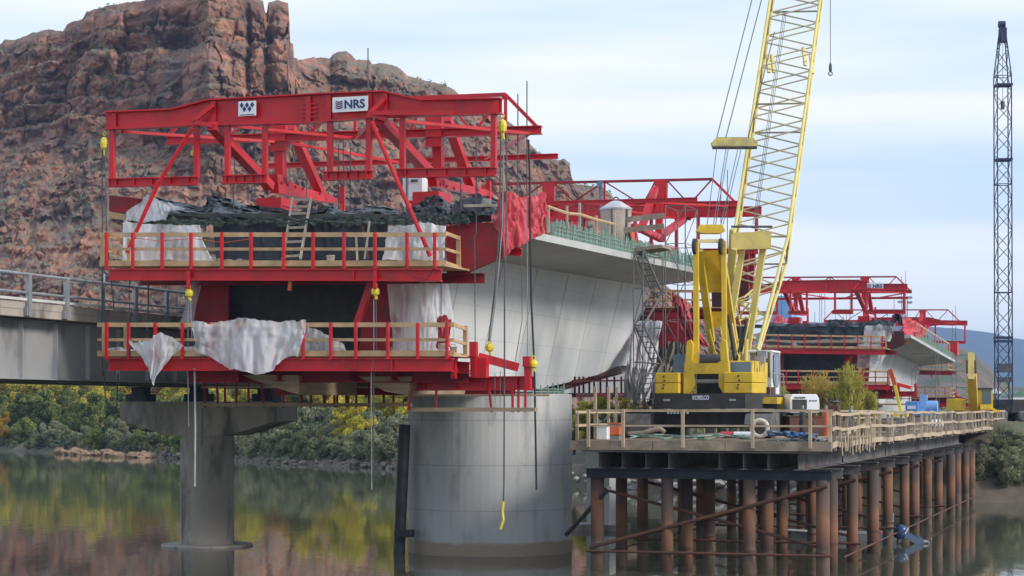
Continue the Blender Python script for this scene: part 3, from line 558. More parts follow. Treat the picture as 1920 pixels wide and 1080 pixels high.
k = MB(); k.beam(uvz(-7.9, 2.0, 9.6), uvz(-7.9, 2.0, 10.95), 0.05, 0.05); k.build('marker_post', 'white', root)
root = empty('old_bridge_pier', uvz(-11.3, 16.4, 0), 'brown hammerhead concrete pier of the old bridge on the left', 'pier')
pc0 = uvz(-11.3, 16.4, 0); r = 1.18
MB().lathe(pc0, [(r, -1.5), (r, 4.9)], 40).build('column', 'conc2', root)
MB().lathe(pc0, [(2.0, -1.5), (2.0, 0.05), (1.95, 0.10)], 40).build('footing', 'conc2', root)
prof = [(-3.78, 6.35), (-3.78, 5.55), (-1.5, 4.87), (1.5, 4.87), (3.78, 5.50), (3.78, 6.35)]
MB().prism([uvz(-11.25+a, 15.3, b) for a, b in prof], VH*2.2).build('cap', 'conc2', root)
for ub in (-8.4, -11.7, -14.6):
    MB().box(uvz(ub, 16.4, 6.52), 1.0, 0.9, 0.34).box(uvz(ub, 16.4, 6.84), 0.62, 0.6, 0.34).build('bearing', 'dsteel', root)
# ---------------------------------------------------------------- form travellers
def local(v0, sgn, dz):
    if v0 is None: return lambda p: p
    def f(p):
        q = toUVZ(p); return uvz(q.x, v0+sgn*(q.y-5), q.z+dz)
    return f
def traveller(T, label, near, sign_text=True, low=True, forms=True):
    def P(px, py, v): return T(onV(px, py, v))
    def PU(px, py, u): return T(onU(px, py, u))
    def G(u, v, z): return T(uvz(u, v, z))
    root = empty('form_traveller', T(uvz(0.6, 5, 12.3)), label, 'form traveller')
    RD = 'red'
    # --- main front cross beam (deeper in the middle)
    top = [(199, 211), (326, 205.5), (392, 188), (575, 178), (600, 176.5), (722, 172), (790, 188), (941, 185)]
    bot = [(199, 242.5), (360, 236), (575, 231), (722, 219.5), (941, 213)]
    tp = [P(x, y, 0) for x, y in top]; bt = [P(x, y, 0) for x, y in bot]
    k = MB(); k.prism(tp+bt[::-1], (T(uvz(0, 0.03, 0))-T(uvz(0, 0, 0))))
    for L in (tp, bt):
        for a, b in zip(L, L[1:]): k.beam(a, b, 0.36, 0.045)
    for x in (213, 400, 578, 616, 692, 722, 930):
        yt = interp(x, top); yb = interp(x, bot); k.beam(P(x, yt+2, -0.09), P(x, yb-2, -0.09), 0.18, 0.03, VH)
    for yy in (195, 203, 211, 219): k.beam(P(566, yy, -0.05), P(594, yy, -0.05), 0.05, 0.05)
    k.build('front_beam', RD, root)
    for (a, b) in (((362, 228), (400, 197)), ((362, 228), (400, 236)), ((693, 213), (720, 186)), ((690, 213), (724, 224)), ((698, 212), (850, 212))):
        MB().beam(P(a[0], a[1], -0.35), P(b[0], b[1], -0.25), 0.14, 0.14).build('bracket', RD, root)
    # --- hanger posts and spreader beams
    for x, y0, y1 in ((211, 238, 336), (369, 234, 334), (427, 230, 328), (497, 228, 327), (619, 224, 321), (692, 221, 320), (755, 217, 318), (926, 212, 315)):
        MB().beam(P(x, y0, 0.0), P(x, y1, 0.0), 0.17, 0.17, VH).build('hanger_post', RD, root)
    for x0, yA, x1, yB in ((203, 343, 372, 339), (417, 337, 500, 335), (606, 330, 699, 328), (744, 325, 931, 322)):
        MB().ibeam(P(x0, yA, 0), P(x1, yB, 0), 0.26, 0.30, 0.035, stiff=5).build('spreader_beam', RD, root)
    # --- two main trusses
    for u, fd, col, rdg, plate, hang in (
        (-2.35, ((398, 236), (506, 350)), ((524, 238), (527, 345)), ((545, 238), (606, 374)), [(512, 327), (520, 327), (535, 340), (560, 352), (612, 366), (626, 372), (626, 381), (600, 378), (515, 362)], ((600, 372), (628, 390))),
        (3.8, ((712, 226), (826, 345)), ((820, 222), (823, 332)), ((838, 222), (888, 362)), [(809, 330), (818, 330), (832, 338), (858, 345), (905, 356), (918, 362), (918, 368), (895, 366), (812, 350)], ((892, 352), (908, 300)))):
        MB().beam(PU(fd[0][0], fd[0][1], u), PU(fd[1][0], fd[1][1], u), 0.34, 0.30).build('front_strut', RD, root)
        MB().beam(PU(col[0][0], col[0][1], u), PU(col[1][0], col[1][1], u), 0.34, 0.34, VH).build('column', RD, root)
        MB().beam(PU(rdg[0][0], rdg[0][1], u), PU(rdg[1][0], rdg[1][1], u), 0.34, 0.28).build('rear_strut', RD, root)
        pl = [PU(x, y, u) for x, y in plate]; dU = (T(uvz(0.34, 0, 0))-T(uvz(0, 0, 0))); pl = [p-dU*0.5 for p in pl]
        ch = MB().prism(pl, dU).build('bottom_chord', RD, root)
        for dx in (8, 20, 34, 48, 80):
            k = MB(); c = PU(plate[0][0]+dx, plate[0][1]+14+dx*0.28, u)+dU*0.52; k.lathe(c, [(0.06, 0), (0.06, 0.03)], 8, (VH, ZH, dU.normalized())); k.build('pin', 'dred', ch)
        v0_, z0_ = 5.0, 13.25
        bx = MB().box(G(u, v0_-0.2, z0_+0.35), 1.0, 1.3, 0.30).box(G(u-.15, v0_-0.7, z0_-0.05), 0.8, 0.3, 0.40).beam(G(u+.3, v0_-.8, z0_+.3), G(u+.62, v0_-.8, z0_-.45), .1, .12).beam(G(u-.45, v0_-.8, z0_+.1), G(u-.45, v0_-.8, z0_-.4), .12, .14, VH).box(G(u, v0_-1.0, z0_+0.12), 1.15, 0.08, 0.12).box(G(u-0.3, v0_-0.2, z0_+0.05), 0.25, 1.0, 0.42).box(G(u+0.32, v0_-0.2, z0_+0.05), 0.25, 1.0, 0.42).box(G(u, v0_+0.1, z0_-0.1), 0.5, 2.0, 0.25)
        bx.build('front_bogie', RD, root)
        r_ = MB().box(G(u, 10.2, z0_+0.25), 0.5, 1.0, 0.28).beam(G(u+.1, 10.6, z0_-0.1), G(u+.1, 10.6, z0_+1.6), 0.16, 0.2, VH).beam(G(u+.1, 10.1, z0_+0.2), G(u+.1, 10.6, z0_+1.0), 0.1, 0.12); r_.build('rear_anchor', RD, root)
        MB().ibeam(G(u, 3.2, z0_-0.42), G(u, 12.5, z0_-0.40), 0.22, 0.22, 0.03).build('track_rail', 'dred', root)
    # --- portal frame over the columns
    U0, U1 = -7.0, 7.85
    zb0, zb1, zt0, zt1 = 16.15, 15.86, 17.40, 17.16
    def zl(u, a, b): return a+(b-a)*(u-U0)/(U1-U0)
    MB().ibeam(G(U0, 5, zb0), G(U1, 5, zb1), 0.30, 0.30, 0.035).build('portal_beam', RD, root)
    MB().beam(G(-5.9, 5, zl(-5.9, zt0, zt1)), G(6.51, 5, zl(6.51, zt0, zt1)), 0.13, 0.13).build('portal_top_chord', RD if near else 'dred', root)
    for a, b in ((-5.9, U0), (6.51, U1-0.15)): MB().beam(G(a, 5, zl(a, zt0, zt1)), G(b, 5, zl(b, zb0, zb1)+.1), 0.12, 0.12).build('end_rake', RD, root)
    for uc in (-2.35, 3.8):
        z0_ = zl(uc, zb0, zb1); z1_ = zl(uc, zt0, zt1)
        MB().prism([G(uc-0.34, 4.9, z1_), G(uc+0.34, 4.9, z1_), G(uc+0.30, 4.9, z0_-0.5), G(uc-0.30, 4.9, z0_-0.5)][::-1], T(uvz(0, 0.25, 0))-T(uvz(0, 0, 0))).build('truss_head', RD, root)
    for a, b in ((-5.9, -4.6), (-2.6, -4.6), (-2.1, 0.72-1.4), (0.72, -1.4), (0.72, 2.8), (3.5, 2.8), (4.1, 5.3), (6.51, 5.3)):
        MB().beam(G(a, 5, zl(a, zt0, zt1)), G(b, 5, zl(b, zb0, zb1)), 0.07, 0.07).build('portal_brace', RD if near else 'dred', root)
    MB().beam(G(0.72, 5, zl(.72, zt0, zt1)), G(0.72, 5, zl(.72, zb0, zb1)), 0.1, 0.1, VH).build('portal_brace', RD, root)
    # rear cross beam and plan bracing
    MB().ibeam(G(-5.2, 10.0, 15.72), G(6.9, 10.0, 15.60), 0.22, 0.2, 0.03).build('rear_beam', RD, root)
    for a, b in (((-6.2, 0.2, 15.8), (-2.4, 5, 15.9)), ((-1.9, 0.2, 15.8), (0.7, 5, 15.9)), ((3.4, 0.2, 15.7), (0.7, 5, 15.9)), ((4.2, 0.2, 15.7), (7.5, 5, 15.75)), ((-2.2, 5, 15.9), (0.6, 10, 15.6)), ((3.7, 5, 15.9), (0.9, 10, 15.6)), ((7.4, 5, 15.75), (3.9, 10, 15.6))):
        MB().beam(G(*a), G(*b), 0.10, 0.10).build('plan_brace', RD, root)
    # --- front hanging struts
    for pts in () if not near else (((360, 240), (296, 345), (262, 420), (238, 474)), ((697, 228), (745, 340), (790, 440), (806, 480))):
        MB().path([P(x, y, -0.45) for x, y in pts], 0.075, 8).build('hanging_strut', RD, root)
    if near:
        MB().beam(P(948, 178, 5), P(948, 262, 5), 0.10, 0.10, VH).build('bracket', RD, root)
    # --- thread bars from the portal and front beam down to the deck forms
    for x, y0, y1, v in ((635, 270, 395, 6), (644, 262, 395, 6), (657, 268, 392, 6), (683, 330, 392, 1), (698, 330, 398, 1), (465, 275, 380, 6), (478, 262, 385, 6), (438, 345, 395, 1), (440, 240, 345, 6), (575, 340, 392, 3), (585, 230, 300, 6), (762, 240, 395, 6), (864, 330, 420, 1), (893, 260, 440, 1), (988, 152, 250, 5), (971, 176, 250, 5), (988, 250, 372, 5), (971, 250, 372, 5), (690, 90, 200, 5) if near else (700, 250, 390, 6)):
        MB().tube(P(x, y0, v), P(x, y1, v), 0.022, 6).build('thread_bar', 'steel', root)
    # --- platforms
    def platform(name, x0, x1, ytop, ymid, ydeck, ybt, ybb, posts, ret, v=-1.0, vb=1.6, bx0=None, bx1=None):
        A = P(x0, ydeck, v); B = P(x1, ydeck, v); back = T(uvz(0, vb, 0))-T(uvz(0, v, 0)); th = V3((0, 0, 0.06))
        f = MB().hexa([A, B, B+back, A+back], [A+th, B+th, B+back+th, A+back+th]).build(name+'_floor', 'lumber', root)
        for nm, y, w_, h_ in (('top_board', ytop, 0.05, 0.15), ('mid_board', ymid, 0.05, 0.10), ('toe_board', ydeck-5, 0.05, 0.20)):
            MB().beam(P(x0-3, y, v+0.08), P(x1+2, y, v+0.08), w_, h_).build(nm, 'lumber', root)
        for px in posts: MB().beam(P(px, ydeck+6, v-0.05), P(px, ytop-4, v-0.05), 0.09, 0.10, VH).build('rail_post', RD, root)
        for (xa, ya, xb, yb_, hh) in ret:
            MB().beam(P(xa, ya, v+0.1), P(xb, yb_, vb-0.3), 0.05, hh).build('return_board', 'lumber', root)
        return f
    platform('upper_platform', 190, 835, 440, 467, 499, 503, 524, (199.5, 249, 304, 358, 416, 470.5, 532, 587, 645, 703, 763, 815), ((835, 437, 862, 447, .12), (835, 467, 862, 475, .10), (835, 492, 864, 502, .10), (198, 440, 236, 453, .12), (198, 468, 236, 480, .10)))
    MB().beam(P(861, 503, 1.3), P(860, 442, 1.3), 0.14, 0.14, VH).build('timber_post', 'lumber', root)
    MB().beam(P(193, 500, -0.9), P(193, 438, -0.9), 0.14, 0.12, VH).build('timber_post', 'lumber', root)
    MB().beam(P(243, 496, -0.2), P(243, 447, -0.2), 0.12, 0.12, VH).build('timber_post', 'lumber', root)
    MB().ibeam(P(205, 515, -0.9), P(828, 516, -0.9), 0.28, 0.40, 0.04, stiff=2).build('upper_platform_beam', RD, root)
    MB().ibeam(G(-6.1, 1.4, 10.62), G(7.0, 1.4, 10.42), 0.26, 0.34, 0.04).build('upper_platform_beam', 'dred', root)
    for px in (353, 703): MB().box(P(px, 525, -1.08), 0.10, 0.08, 0.62).build('hanger_bracket', RD, root)
    if low:
        platform('lower_platform', 186, 850, 609, 637, 668, 672, 694, (199.7, 241, 291, 342, 392, 444, 508, 568, 620, 667, 727, 783, 838), ((847, 607, 874, 617, .12), (847, 637, 874, 645, .10), (847, 662, 874, 668, .10)))
        MB().beam(P(873, 672, 1.3), P(873, 611, 1.3), 0.14, 0.14, VH).build('timber_post', 'lumber', root)
        MB().beam(P(196, 668, -0.9), P(196, 606, -0.9), 0.14, 0.12, VH).build('timber_post', 'lumber', root)
        MB().beam(P(236, 668, -0.2), P(236, 612, -0.2), 0.12, 0.12, VH).build('timber_post', 'lumber', root)
        MB().ibeam(P(205, 683, -0.9), P(850, 684, -0.9), 0.28, 0.44, 0.04, stiff=3).build('lower_platform_beam', RD, root)
        MB().ibeam(P(352, 705, 0.0), P(448, 706, 0.0), 0.3, 0.44, 0.04).build('bottom_form_beam', 'dred', root)
        MB().ibeam(P(446, 706, 0.6), P(880, 706, 0.6), 0.3, 0.42, 0.04).build('bottom_form_beam', 'dred', root)
        MB().ibeam(P(770, 720, 1.2), P(1001, 718, 1.2), 0.34, 0.46, 0.04, stiff=4).build('bottom_form_beam', RD, root)
        MB().ibeam(P(840, 688, 0.4), P(880, 690, 0.4), 0.3, 0.4, 0.04).build('bottom_form_beam', 'dred', root)
        MB().beam(P(897, 669, 0.8), P(972, 689, 1.4), 0.16, 0.28).build('sloped_strut', RD, root)
        MB().box(P(901, 690, 0.7), 0.5, 0.3, 0.66).beam(P(889, 708, 0.6), P(889, 643, 0.6), 0.20, 0.24, VH).box(P(888, 655, 0.5), 0.24, 0.2, 0.5).build('lifting_lug', RD, root)
        MB().beam(P(991, 732, 1.0), P(989, 670, 1.0), 0.20, 0.22, VH).box(P(988, 678, 0.9), 0.24, 0.2, 0.34).build('lifting_lug', RD, root)
        MB().box(P(852, 690, 0.2), 0.14, 0.3, 0.7).build('lifting_lug', RD, root)
        for uu in (-2.2, 0.0, 2.6, 4.2):
            MB().ibeam(G(uu, 0.0, 7.15), G(uu, 8.5, 7.05), 0.22, 0.36, 0.035).build('bottom_form_joist', 'dred', root)
        MB().ibeam(G(-3.8, 7.6, 6.75), G(6.0, 7.6, 6.7), 0.26, 0.36, 0.035).build('bottom_form_beam', 'dred', root)
        # plywood soffit forms
        k = MB(); a = [P(452, 703, .3), P(560, 703, .3), P(560, 740, .3), P(520, 728, .3)]; k.prism(a[::-1], T(uvz(0, 5, 0))-T(uvz(0, 0, 0))); k.build('soffit_form', 'ply', root)
        k = MB(); a = [P(672, 706, .5), P(772, 706, .5), P(764, 741, .5), P(722, 734, .5)]; k.prism(a[::-1], T(uvz(0, 5.5, 0))-T(uvz(0, 0, 0))); k.build('soffit_form', 'ply', root)
        # lowest hanging walkways
        for (x0, x1, yt, yb_, v, posts) in ((770, 1005, 741, 768, 1.0, (818, 917, 961, 972, 985)), (378, 770, 726, 759, 7.0, (384, 405, 422, 443, 466, 490, 531, 565, 583, 604, 610, 627, 632, 646, 653, 668, 692, 716, 738))):
            MB().beam(P(x0, yb_, v), P(x1, yb_, v), 0.25, 0.13).build('walkway_board', 'ply', root)
            MB().beam(P(x0, yt, v), P(x1+25 if v < 2 else x1, yt, v), 0.05, 0.07).build('walkway_rail', 'ply', root)
            for j, px in enumerate(posts): MB().beam(P(px, yt-16 if v > 2 else 728, v), P(px+(5 if j % 4 == 1 else 0), yb_+5, v), 0.07, 0.07, VH).build('walkway_hanger', 'dred' if v > 2 else RD, root)
        MB().beam(P(772, 728, .8), P(766, 770, .8), 0.07, 0.07, VH).build('walkway_hanger', RD, root)
    # --- web forms, wing form (dark red steel panels on the right side)
    if not forms: return root
    WF = 'dred' if near else 'dred2'
    k = MB(); a = [P(836, 425, 1.3), P(872, 418, 1.3), P(940, 417, 1.3), P(944, 482, 1.3), P(872, 514, 1.3), P(838, 522, 1.3)]; k.prism(a[::-1], T(uvz(0, 0.12, 0))-T(uvz(0, 0, 0))); k.build('wing_form', WF, root)
    MB().ibeam(P(955, 473, 3.5), P(978, 473, 3.5), 0.3, 0.26, 0.03).build('outrigger', RD, root)
    k = MB(); a = [P(355, 527, 1.9), P(428, 527, 1.9), P(428, 665, 1.9), P(372, 665, 1.9)]; k.prism(a[::-1], T(uvz(0, 0.15, 0))-T(uvz(0, 0, 0))); k.build('web_form', 'dred', root)
    k = MB(); a = [P(688, 527, 1.9), P(800, 527, 1.9), P(790, 665, 1.9), P(672, 665, 1.9)]; k.prism(a[::-1], T(uvz(0, 0.15, 0))-T(uvz(0, 0, 0))); k.build('web_form', 'dred', root)
    MB().beam(P(697, 528, 0.2), P(668, 612, 0.2), 0.22, 0.2, VH).build('inclined_ladder', RD, root)
    k = MB(); a = [P(205, 366, 1.0), P(262, 372, 1.0), P(248, 400, 1.0), P(205, 396, 1.0)]; k.prism(a[::-1], T(uvz(0, 0.8, 0))-T(uvz(0, 0, 0))); k.build('wing_form', 'dred', root)
    MB().beam(P(203, 403, .9), P(240, 408, .9), 0.3, 0.22).build('wing_form_timber', 'lumber', root)
    MB().beam(P(212, 420, .9), P(240, 432, .9), 0.3, 0.16).build('wing_form_timber', 'ply', root)
    # --- black panel standing in for the shade inside the hollow between the web forms
    MB().prism([P(420, 527, 2.6), P(694, 527, 2.6), P(694, 668, 2.6), P(420, 668, 2.6)][::-1], T(uvz(0, 0.05, 0))-T(uvz(0, 0, 0))).build('dark_void_panel', 'black', root)
    # --- slab edge plank over the curtain
    MB().beam(P(232, 408, 1.7), P(900, 412, 1.7), 0.4, 0.3).build('slab_edge_form', 'slabform', root)
    return root
M['slabform'] = mat('form_edge', (0.10, 0.105, 0.095), (0.055, 0.07, 0.06), 1.5, 0.8)
def signs(root, T, full=True):
    def P(px, py, v): return T(onV(px, py, v))
    c = P(463.5, 203.5, -0.22); A = P(447, 204, -0.22); B = P(480, 203, -0.22); w_ = (B-A).length; U = (B-A).normalized(); U = V3((U.x, U.y, 0)).normalized(); h_ = 0.50
    pn = MB().box(c, w_, 0.02, h_, U, V3((-U.y, U.x, 0))).build('sign_panel', 'white', root, label='square white sign with five dark diamonds')
    k = MB()
    n_ = V3((U.y, -U.x, 0))*0.018
    for (dx, dz) in ((-0.30, 0.22), (0, 0.22), (0.30, 0.22), (-0.15, -0.08), (0.15, -0.08)):
        q = c+U*dx*w_+ZH*(dz*h_*0.9+0.02)+n_; k.prism([q+ZH*0.10, q-U*0.072, q-ZH*0.10, q+U*0.072], n_*0.4)
    q = c-ZH*0.21+n_; k.box(q, w_*0.82, 0.008, 0.022, U, V3((-U.y, U.x, 0)))
    k.build('emblem', 'navyT', pn)
    A = P(623.5, 197, -0.22); B = P(690, 193.5, -0.22); c = (A+B)/2; w_ = (B-A).length; U = V3(((B-A).x, (B-A).y, 0)).normalized(); h_ = 0.50; n_ = V3((U.y, -U.x, 0))*0.018
    Zs = ((B-A).normalized()).cross(V3((-U.y, U.x, 0)))*1.0
    if Zs.z < 0: Zs = -Zs
    pn = MB().box(c, w_, 0.02, h_, (B-A).normalized(), V3((-U.y, U.x, 0)), Zs).build('sign_panel', 'white', root, label='long white sign reading NRS')
    text_mesh('lettering', 'NRS', c+U*0.17+n_-ZH*0.0, U, ZH, 0.30, 'navyT', pn, width=0.74, bold=0.02)
    k = MB()
    for i, dz in enumerate((0.12, 0.05, -0.02, -0.09)):
        pts = []; m_ = 7
        for j in range(m_): s_ = -0.12+0.24*j/(m_-1); pts.append((s_, dz-0.035*(1-(s_/0.12)**2)))
        o = c-U*0.40+n_; up = [o+U*a+ZH*(b+0.022) for a, b in pts]; dn = [o+U*a+ZH*(b-0.022) for a, b in pts]
        k.prism(up+dn[::-1], n_*0.4)
    k.build('stripe_emblem', 'stripe', pn)
M['stripe'] = mat('stripe_red_navy', (0.25, 0.03, 0.09), (0.02, 0.04, 0.16), 3, 0.5)
T0 = local(None, 1, 0)
t1 = traveller(T0, 'nearest red form traveller with white signs and two railed platforms', True); signs(t1, T0)
TR = []
for v0, sg_, dz, lb, lw in ((38, -1, 0.75, 'red form traveller at the back end of the near cantilever', False), (110.5, 1, 0.45, 'red form traveller facing us on the far cantilever', True), (153.3, -1, -0.35, 'farthest red form traveller at the right end of the far cantilever', True)):
    Tk = local(v0, sg_, dz); tk = traveller(Tk, lb, False, low=lw, forms=v0 < 150); TR.append((tk, Tk))
# sign on the far traveller's beam
tk, Tk = TR[1]
A = onV(1626, 537, 105.2); B = onV(1656, 536, 105.2); c = (A+B)/2; U = V3(((B-A).x, (B-A).y, 0)).normalized(); n_ = V3((U.y, -U.x, 0))*0.03
pn = MB().box(c, (B-A).length, 0.04, 0.56, U, V3((-U.y, U.x, 0))).build('sign_panel', 'white', tk); text_mesh('lettering', 'NRS', c+U*0.2+n_, U, ZH, 0.32, 'navyT', pn, width=0.8, bold=0.03)
k = MB()
for dz in (0.14, 0.05, -0.04, -0.13): k.box(c-U*0.5+n_+ZH*dz, 0.3, 0.02, 0.04, U, V3((-U.y, U.x, 0)))
k.build('stripe_emblem', 'stripe', pn)
# ---------------------------------------------------------------- timber and pipe pile work trestle
M['lumberP'] = mat('pale_lumber', (0.56, 0.44, 0.31), (0.42, 0.32, 0.22), 2.2, 0.85, bump=0.05)
M['trk'] = mat('track_steel', (0.17, 0.165, 0.16), (0.10, 0.10, 0.10), 2, 0.75, c3=(0.08, 0.06, 0.05), s3=1)
M['letw'] = mat('pale_blue_lettering', (0.65, 0.70, 0.82), (0.6, 0.65, 0.8), 1, 0.5)
M['yelp'] = mat('faded_yellow_paint', (0.66, 0.52, 0.16), (0.56, 0.44, 0.12), 1.4, 0.55, c3=(0.40, 0.33, 0.16), s3=1.2)
M['cabglass'] = mat('tinted_glass', (0.28, 0.24, 0.12), (0.16, 0.14, 0.10), 1, 0.1, spec=0.8)
M['boomy'] = mat('boom_yellow_paint', (0.74, 0.60, 0.20), (0.66, 0.52, 0.14), 1.0, 0.5)

TR_ = empty('work_trestle', uvz(12.6, 8.8, 4.78), 'long pile trestle with a timber deck and rusty pipe piles carrying the yellow crane', 'trestle')
uL, uR, vF, vE, zD = 8.0, 17.25, 9.0, 90.0, 4.86
k = MB(); v = vF; rg = random.Random(4)
while v < vE:
    dz = rg.uniform(-0.015, 0.015); k.hexa([uvz(uL-rg.uniform(0, .15), v, zD-0.22+dz), uvz(uR+rg.uniform(0, .2), v, zD-0.22+dz), uvz(uR+rg.uniform(0, .2), v, zD+dz), uvz(uL, v, zD+dz)],
           [uvz(uL-rg.uniform(0, .15), v+0.29, zD-0.22+dz), uvz(uR+rg.uniform(0, .2), v+0.29, zD-0.22+dz), uvz(uR, v+0.29, zD+dz), uvz(uL, v+0.29, zD+dz)]); v += 0.305
tag(k.build('deck_planks', 'gwood', TR_), kind='stuff')
for a, b in ((uL-0.25, 10.9), (10.92, 13.6), (13.62, 17.45)): MB().beam(uvz(a, vF-0.12, zD-0.18), uvz(b, vF-0.12, zD-0.18), 0.22, 0.34).build('fascia_timber', 'gwood', TR_)
MB().box(uvz(12.6, vF+0.02, zD-0.40), 8.9, 0.3, 0.06).build('deck_plate', 'girdD', TR_)
for uu in (8.75, 9.65, 10.55, 11.42, 13.3, 14.2, 15.1): MB().ibeam(uvz(uu, vF+0.15, 4.13), uvz(uu, vE, 4.13), 0.28, 0.62, 0.03).build('girder', 'girdD', TR_)
v = vF+0.15
for L in (10.2, 12.8, 12.8, 12.0, 9.9): MB().ibeam(uvz(16.2, v, 4.13), uvz(16.2, v+L-0.35, 4.13), 0.34, 0.64, 0.035).build('side_girder', 'girdD', TR_, bevel=0); v += L
BENT = [9.75, 12.3, 16.6, 21.8, 27, 32, 37, 42.2, 47.5, 52.6, 57.6, 62, 65.6]
def pile_mat():
    m = mat('rusty_pile_steel', (0.085, 0.062, 0.055), (0.14, 0.075, 0.05), 1.2, 0.85, bump=0.1, stretch=(1, 1, 0.3))
    t = m.node_tree; n = t.nodes; l = t.links; b = n['Principled BSDF']; src = b.inputs['Base Color'].links[0].from_socket
    geo = n.new('ShaderNodeNewGeometry'); sp = n.new('ShaderNodeSeparateXYZ'); l.new(geo.outputs['Position'], sp.inputs[0])
    oi = n.new('ShaderNodeObjectInfo'); no = n.new('ShaderNodeTexNoise'); no.inputs['Scale'].default_value = 0.9; no.inputs['Detail'].default_value = 5; l.new(geo.outputs['Position'], no.inputs['Vector'])
    a = n.new('ShaderNodeMath'); a.operation = 'MULTIPLY_ADD'; a.inputs[1].default_value = 1.6; l.new(no.outputs['Fac'], a.inputs[0]); l.new(sp.outputs['Z'], a.inputs[2])
    a2 = n.new('ShaderNodeMath'); a2.operation = 'MULTIPLY_ADD'; a2.inputs[1].default_value = 1.4; l.new(oi.outputs['Random'], a2.inputs[0]); l.new(a.outputs[0], a2.inputs[2])
    rp = n.new('ShaderNodeValToRGB'); e = rp.color_ramp.elements; rp.color_ramp.interpolation = 'LINEAR'
    mrr = n.new('ShaderNodeMapRange'); mrr.inputs['From Min'].default_value = 1.2; mrr.inputs['From Max'].default_value = 5.6; l.new(a2.outputs[0], mrr.inputs['Value'])
    e[0].position = 0.0; e[0].color = (0.22, 0.15, 0.10, 1); e[1].position = 1.0; e[1].color = (0.07, 0.055, 0.05, 1)
    for p_, c_ in ((0.14, (0.20, 0.14, 0.10)), (0.2, (0.09, 0.055, 0.04)), (0.38, (0.20, 0.085, 0.045)), (0.52, (0.27, 0.125, 0.055)), (0.62, (0.13, 0.075, 0.055)), (0.8, (0.085, 0.062, 0.055))):
        q = e.new(p_); q.color = rgb(c_)
    l.new(mrr.outputs[0], rp.inputs[0]); mm = n.new('ShaderNodeMix'); mm.data_type = 'RGBA'; mm.inputs[0].default_value = 0.68; l.new(src, mm.inputs[6]); l.new(rp.outputs[0], mm.inputs[7]); l.new(mm.outputs[2], b.inputs['Base Color']); return m
M['pile'] = pile_mat()
rg = random.Random(8)
for i, v in enumerate(BENT):
    MB().ibeam(uvz(8.1, v, 3.62), uvz(17.3, v, 3.62), 0.36, 0.36, 0.03).build('cap_beam', 'dsteel' if i == 0 else 'girdD', TR_)
    for j, uu in enumerate((8.55, 11.2, 14.2, 17.0)):
        r_ = 0.225 if (i+j) % 3 else 0.25; du = rg.uniform(-.12, .12); q = uvz(uu+du+(0.25 if i % 2 and j < 3 else 0), v+rg.uniform(-.15, .15), 0)
        pl = MB(); pl.lathe(V3((q.x, q.y, 0)), [(r_, -1.5), (r_, 3.45)], 18); p_ = pl.build('pile', 'pile', TR_, smooth=True)
        if i < 9:
            zc = rg.uniform(0.6, 1.0); MB().lathe(V3((q.x, q.y, zc)), [(r_+0.02, -0.05), (r_+0.02, 0.05)], 18).build('collar', 'rustB', p_)
for i in (0, 2, 4, 6, 8):
    v = BENT[i]
    MB().tube(uvz(8.3, v-0.32, 0.85), uvz(17.2, v-0.32, 3.25), 0.07, 8).build('diagonal_brace', 'rustB', TR_)
    MB().tube(uvz(8.3, v+0.32, 3.1), uvz(17.2, v+0.32, 0.9), 0.06, 8).build('diagonal_brace', 'rustB', TR_)
    MB().tube(uvz(8.2, v-0.34, 0.72), uvz(17.4, v-0.34, 0.74), 0.05, 8).build('waler', 'rustB', TR_)
for uu in (8.2, 17.35):
    for i in range(1, len(BENT)-1): MB().tube(uvz(uu, BENT[i], 0.5), uvz(uu, BENT[i+1], 0.5), 0.035, 6).build('waler', 'rustB', TR_)
MB().tube(at(1062, 1002, 76), at(1142, 915, 71), 0.09, 8).build('diagonal_brace', 'steel', TR_)
# railings: front and left of pipe-like lumber, right side of rough lumber
def trail(pts_u, v, name):
    for a, b in zip(pts_u, pts_u[1:]):
        pass
for px in (1103, 1168, 1280, 1411, 1519):
    b = onV(px, 832, vF-0.28); b.z = zD-0.25; MB().beam(b, b+ZH*1.40, 0.11, 0.10, VH).build('rail_post', 'lumberP', TR_)
a = onV(1101, 777, vF-.22); b = onV(1562, 777, vF-.22); a.z = b.z = zD+1.10
MB().beam(a, b, 0.05, 0.09).build('top_board', 'lumberP', TR_); a.z = b.z = zD+0.55; MB().beam(a, b, 0.05, 0.07).build('mid_board', 'lumberP', TR_)
rg = random.Random(12)
v = vF; prev = None
ends = []
while v < 88:
    q = uvz(uR+0.12+rg.uniform(-.06, .06), v, zD-0.35); tl = V3((rg.uniform(-.05, .05), rg.uniform(-.13, .13), 1.43+rg.uniform(-.05, .05)))
    MB().beam(q, q+tl, 0.10, 0.10, VH).build('rail_post', 'lumberP' if rg.random() < 0.6 else 'gwood', TR_)
    e = q+tl
    if prev is not None:
        for h_ in (0.08, 0.62, 1.2): MB().beam(prev-ZH*h_+UH*.08, e-ZH*h_+UH*.08, 0.04, 0.11 if h_ < 1 else 0.2).build('side_board', 'lumberP' if rg.random() < .7 else 'gwood', TR_)
    prev = e; v += rg.choice((1.45, 1.9, 2.2)) if v > 12 else 1.2
v = vF
while v < 88:
    q = uvz(uL-.05, v, zD-0.1); MB().beam(q, q+ZH*1.18, 0.10, 0.10, VH).build('rail_post', 'gwood', TR_); v += 2.6
for h_ in (1.05, 0.55): MB().beam(uvz(uL-.05, vF-.2, zD+h_), uvz(uL-.05, 88, zD+h_), 0.05, 0.10).build('side_board', 'lumberP', TR_)
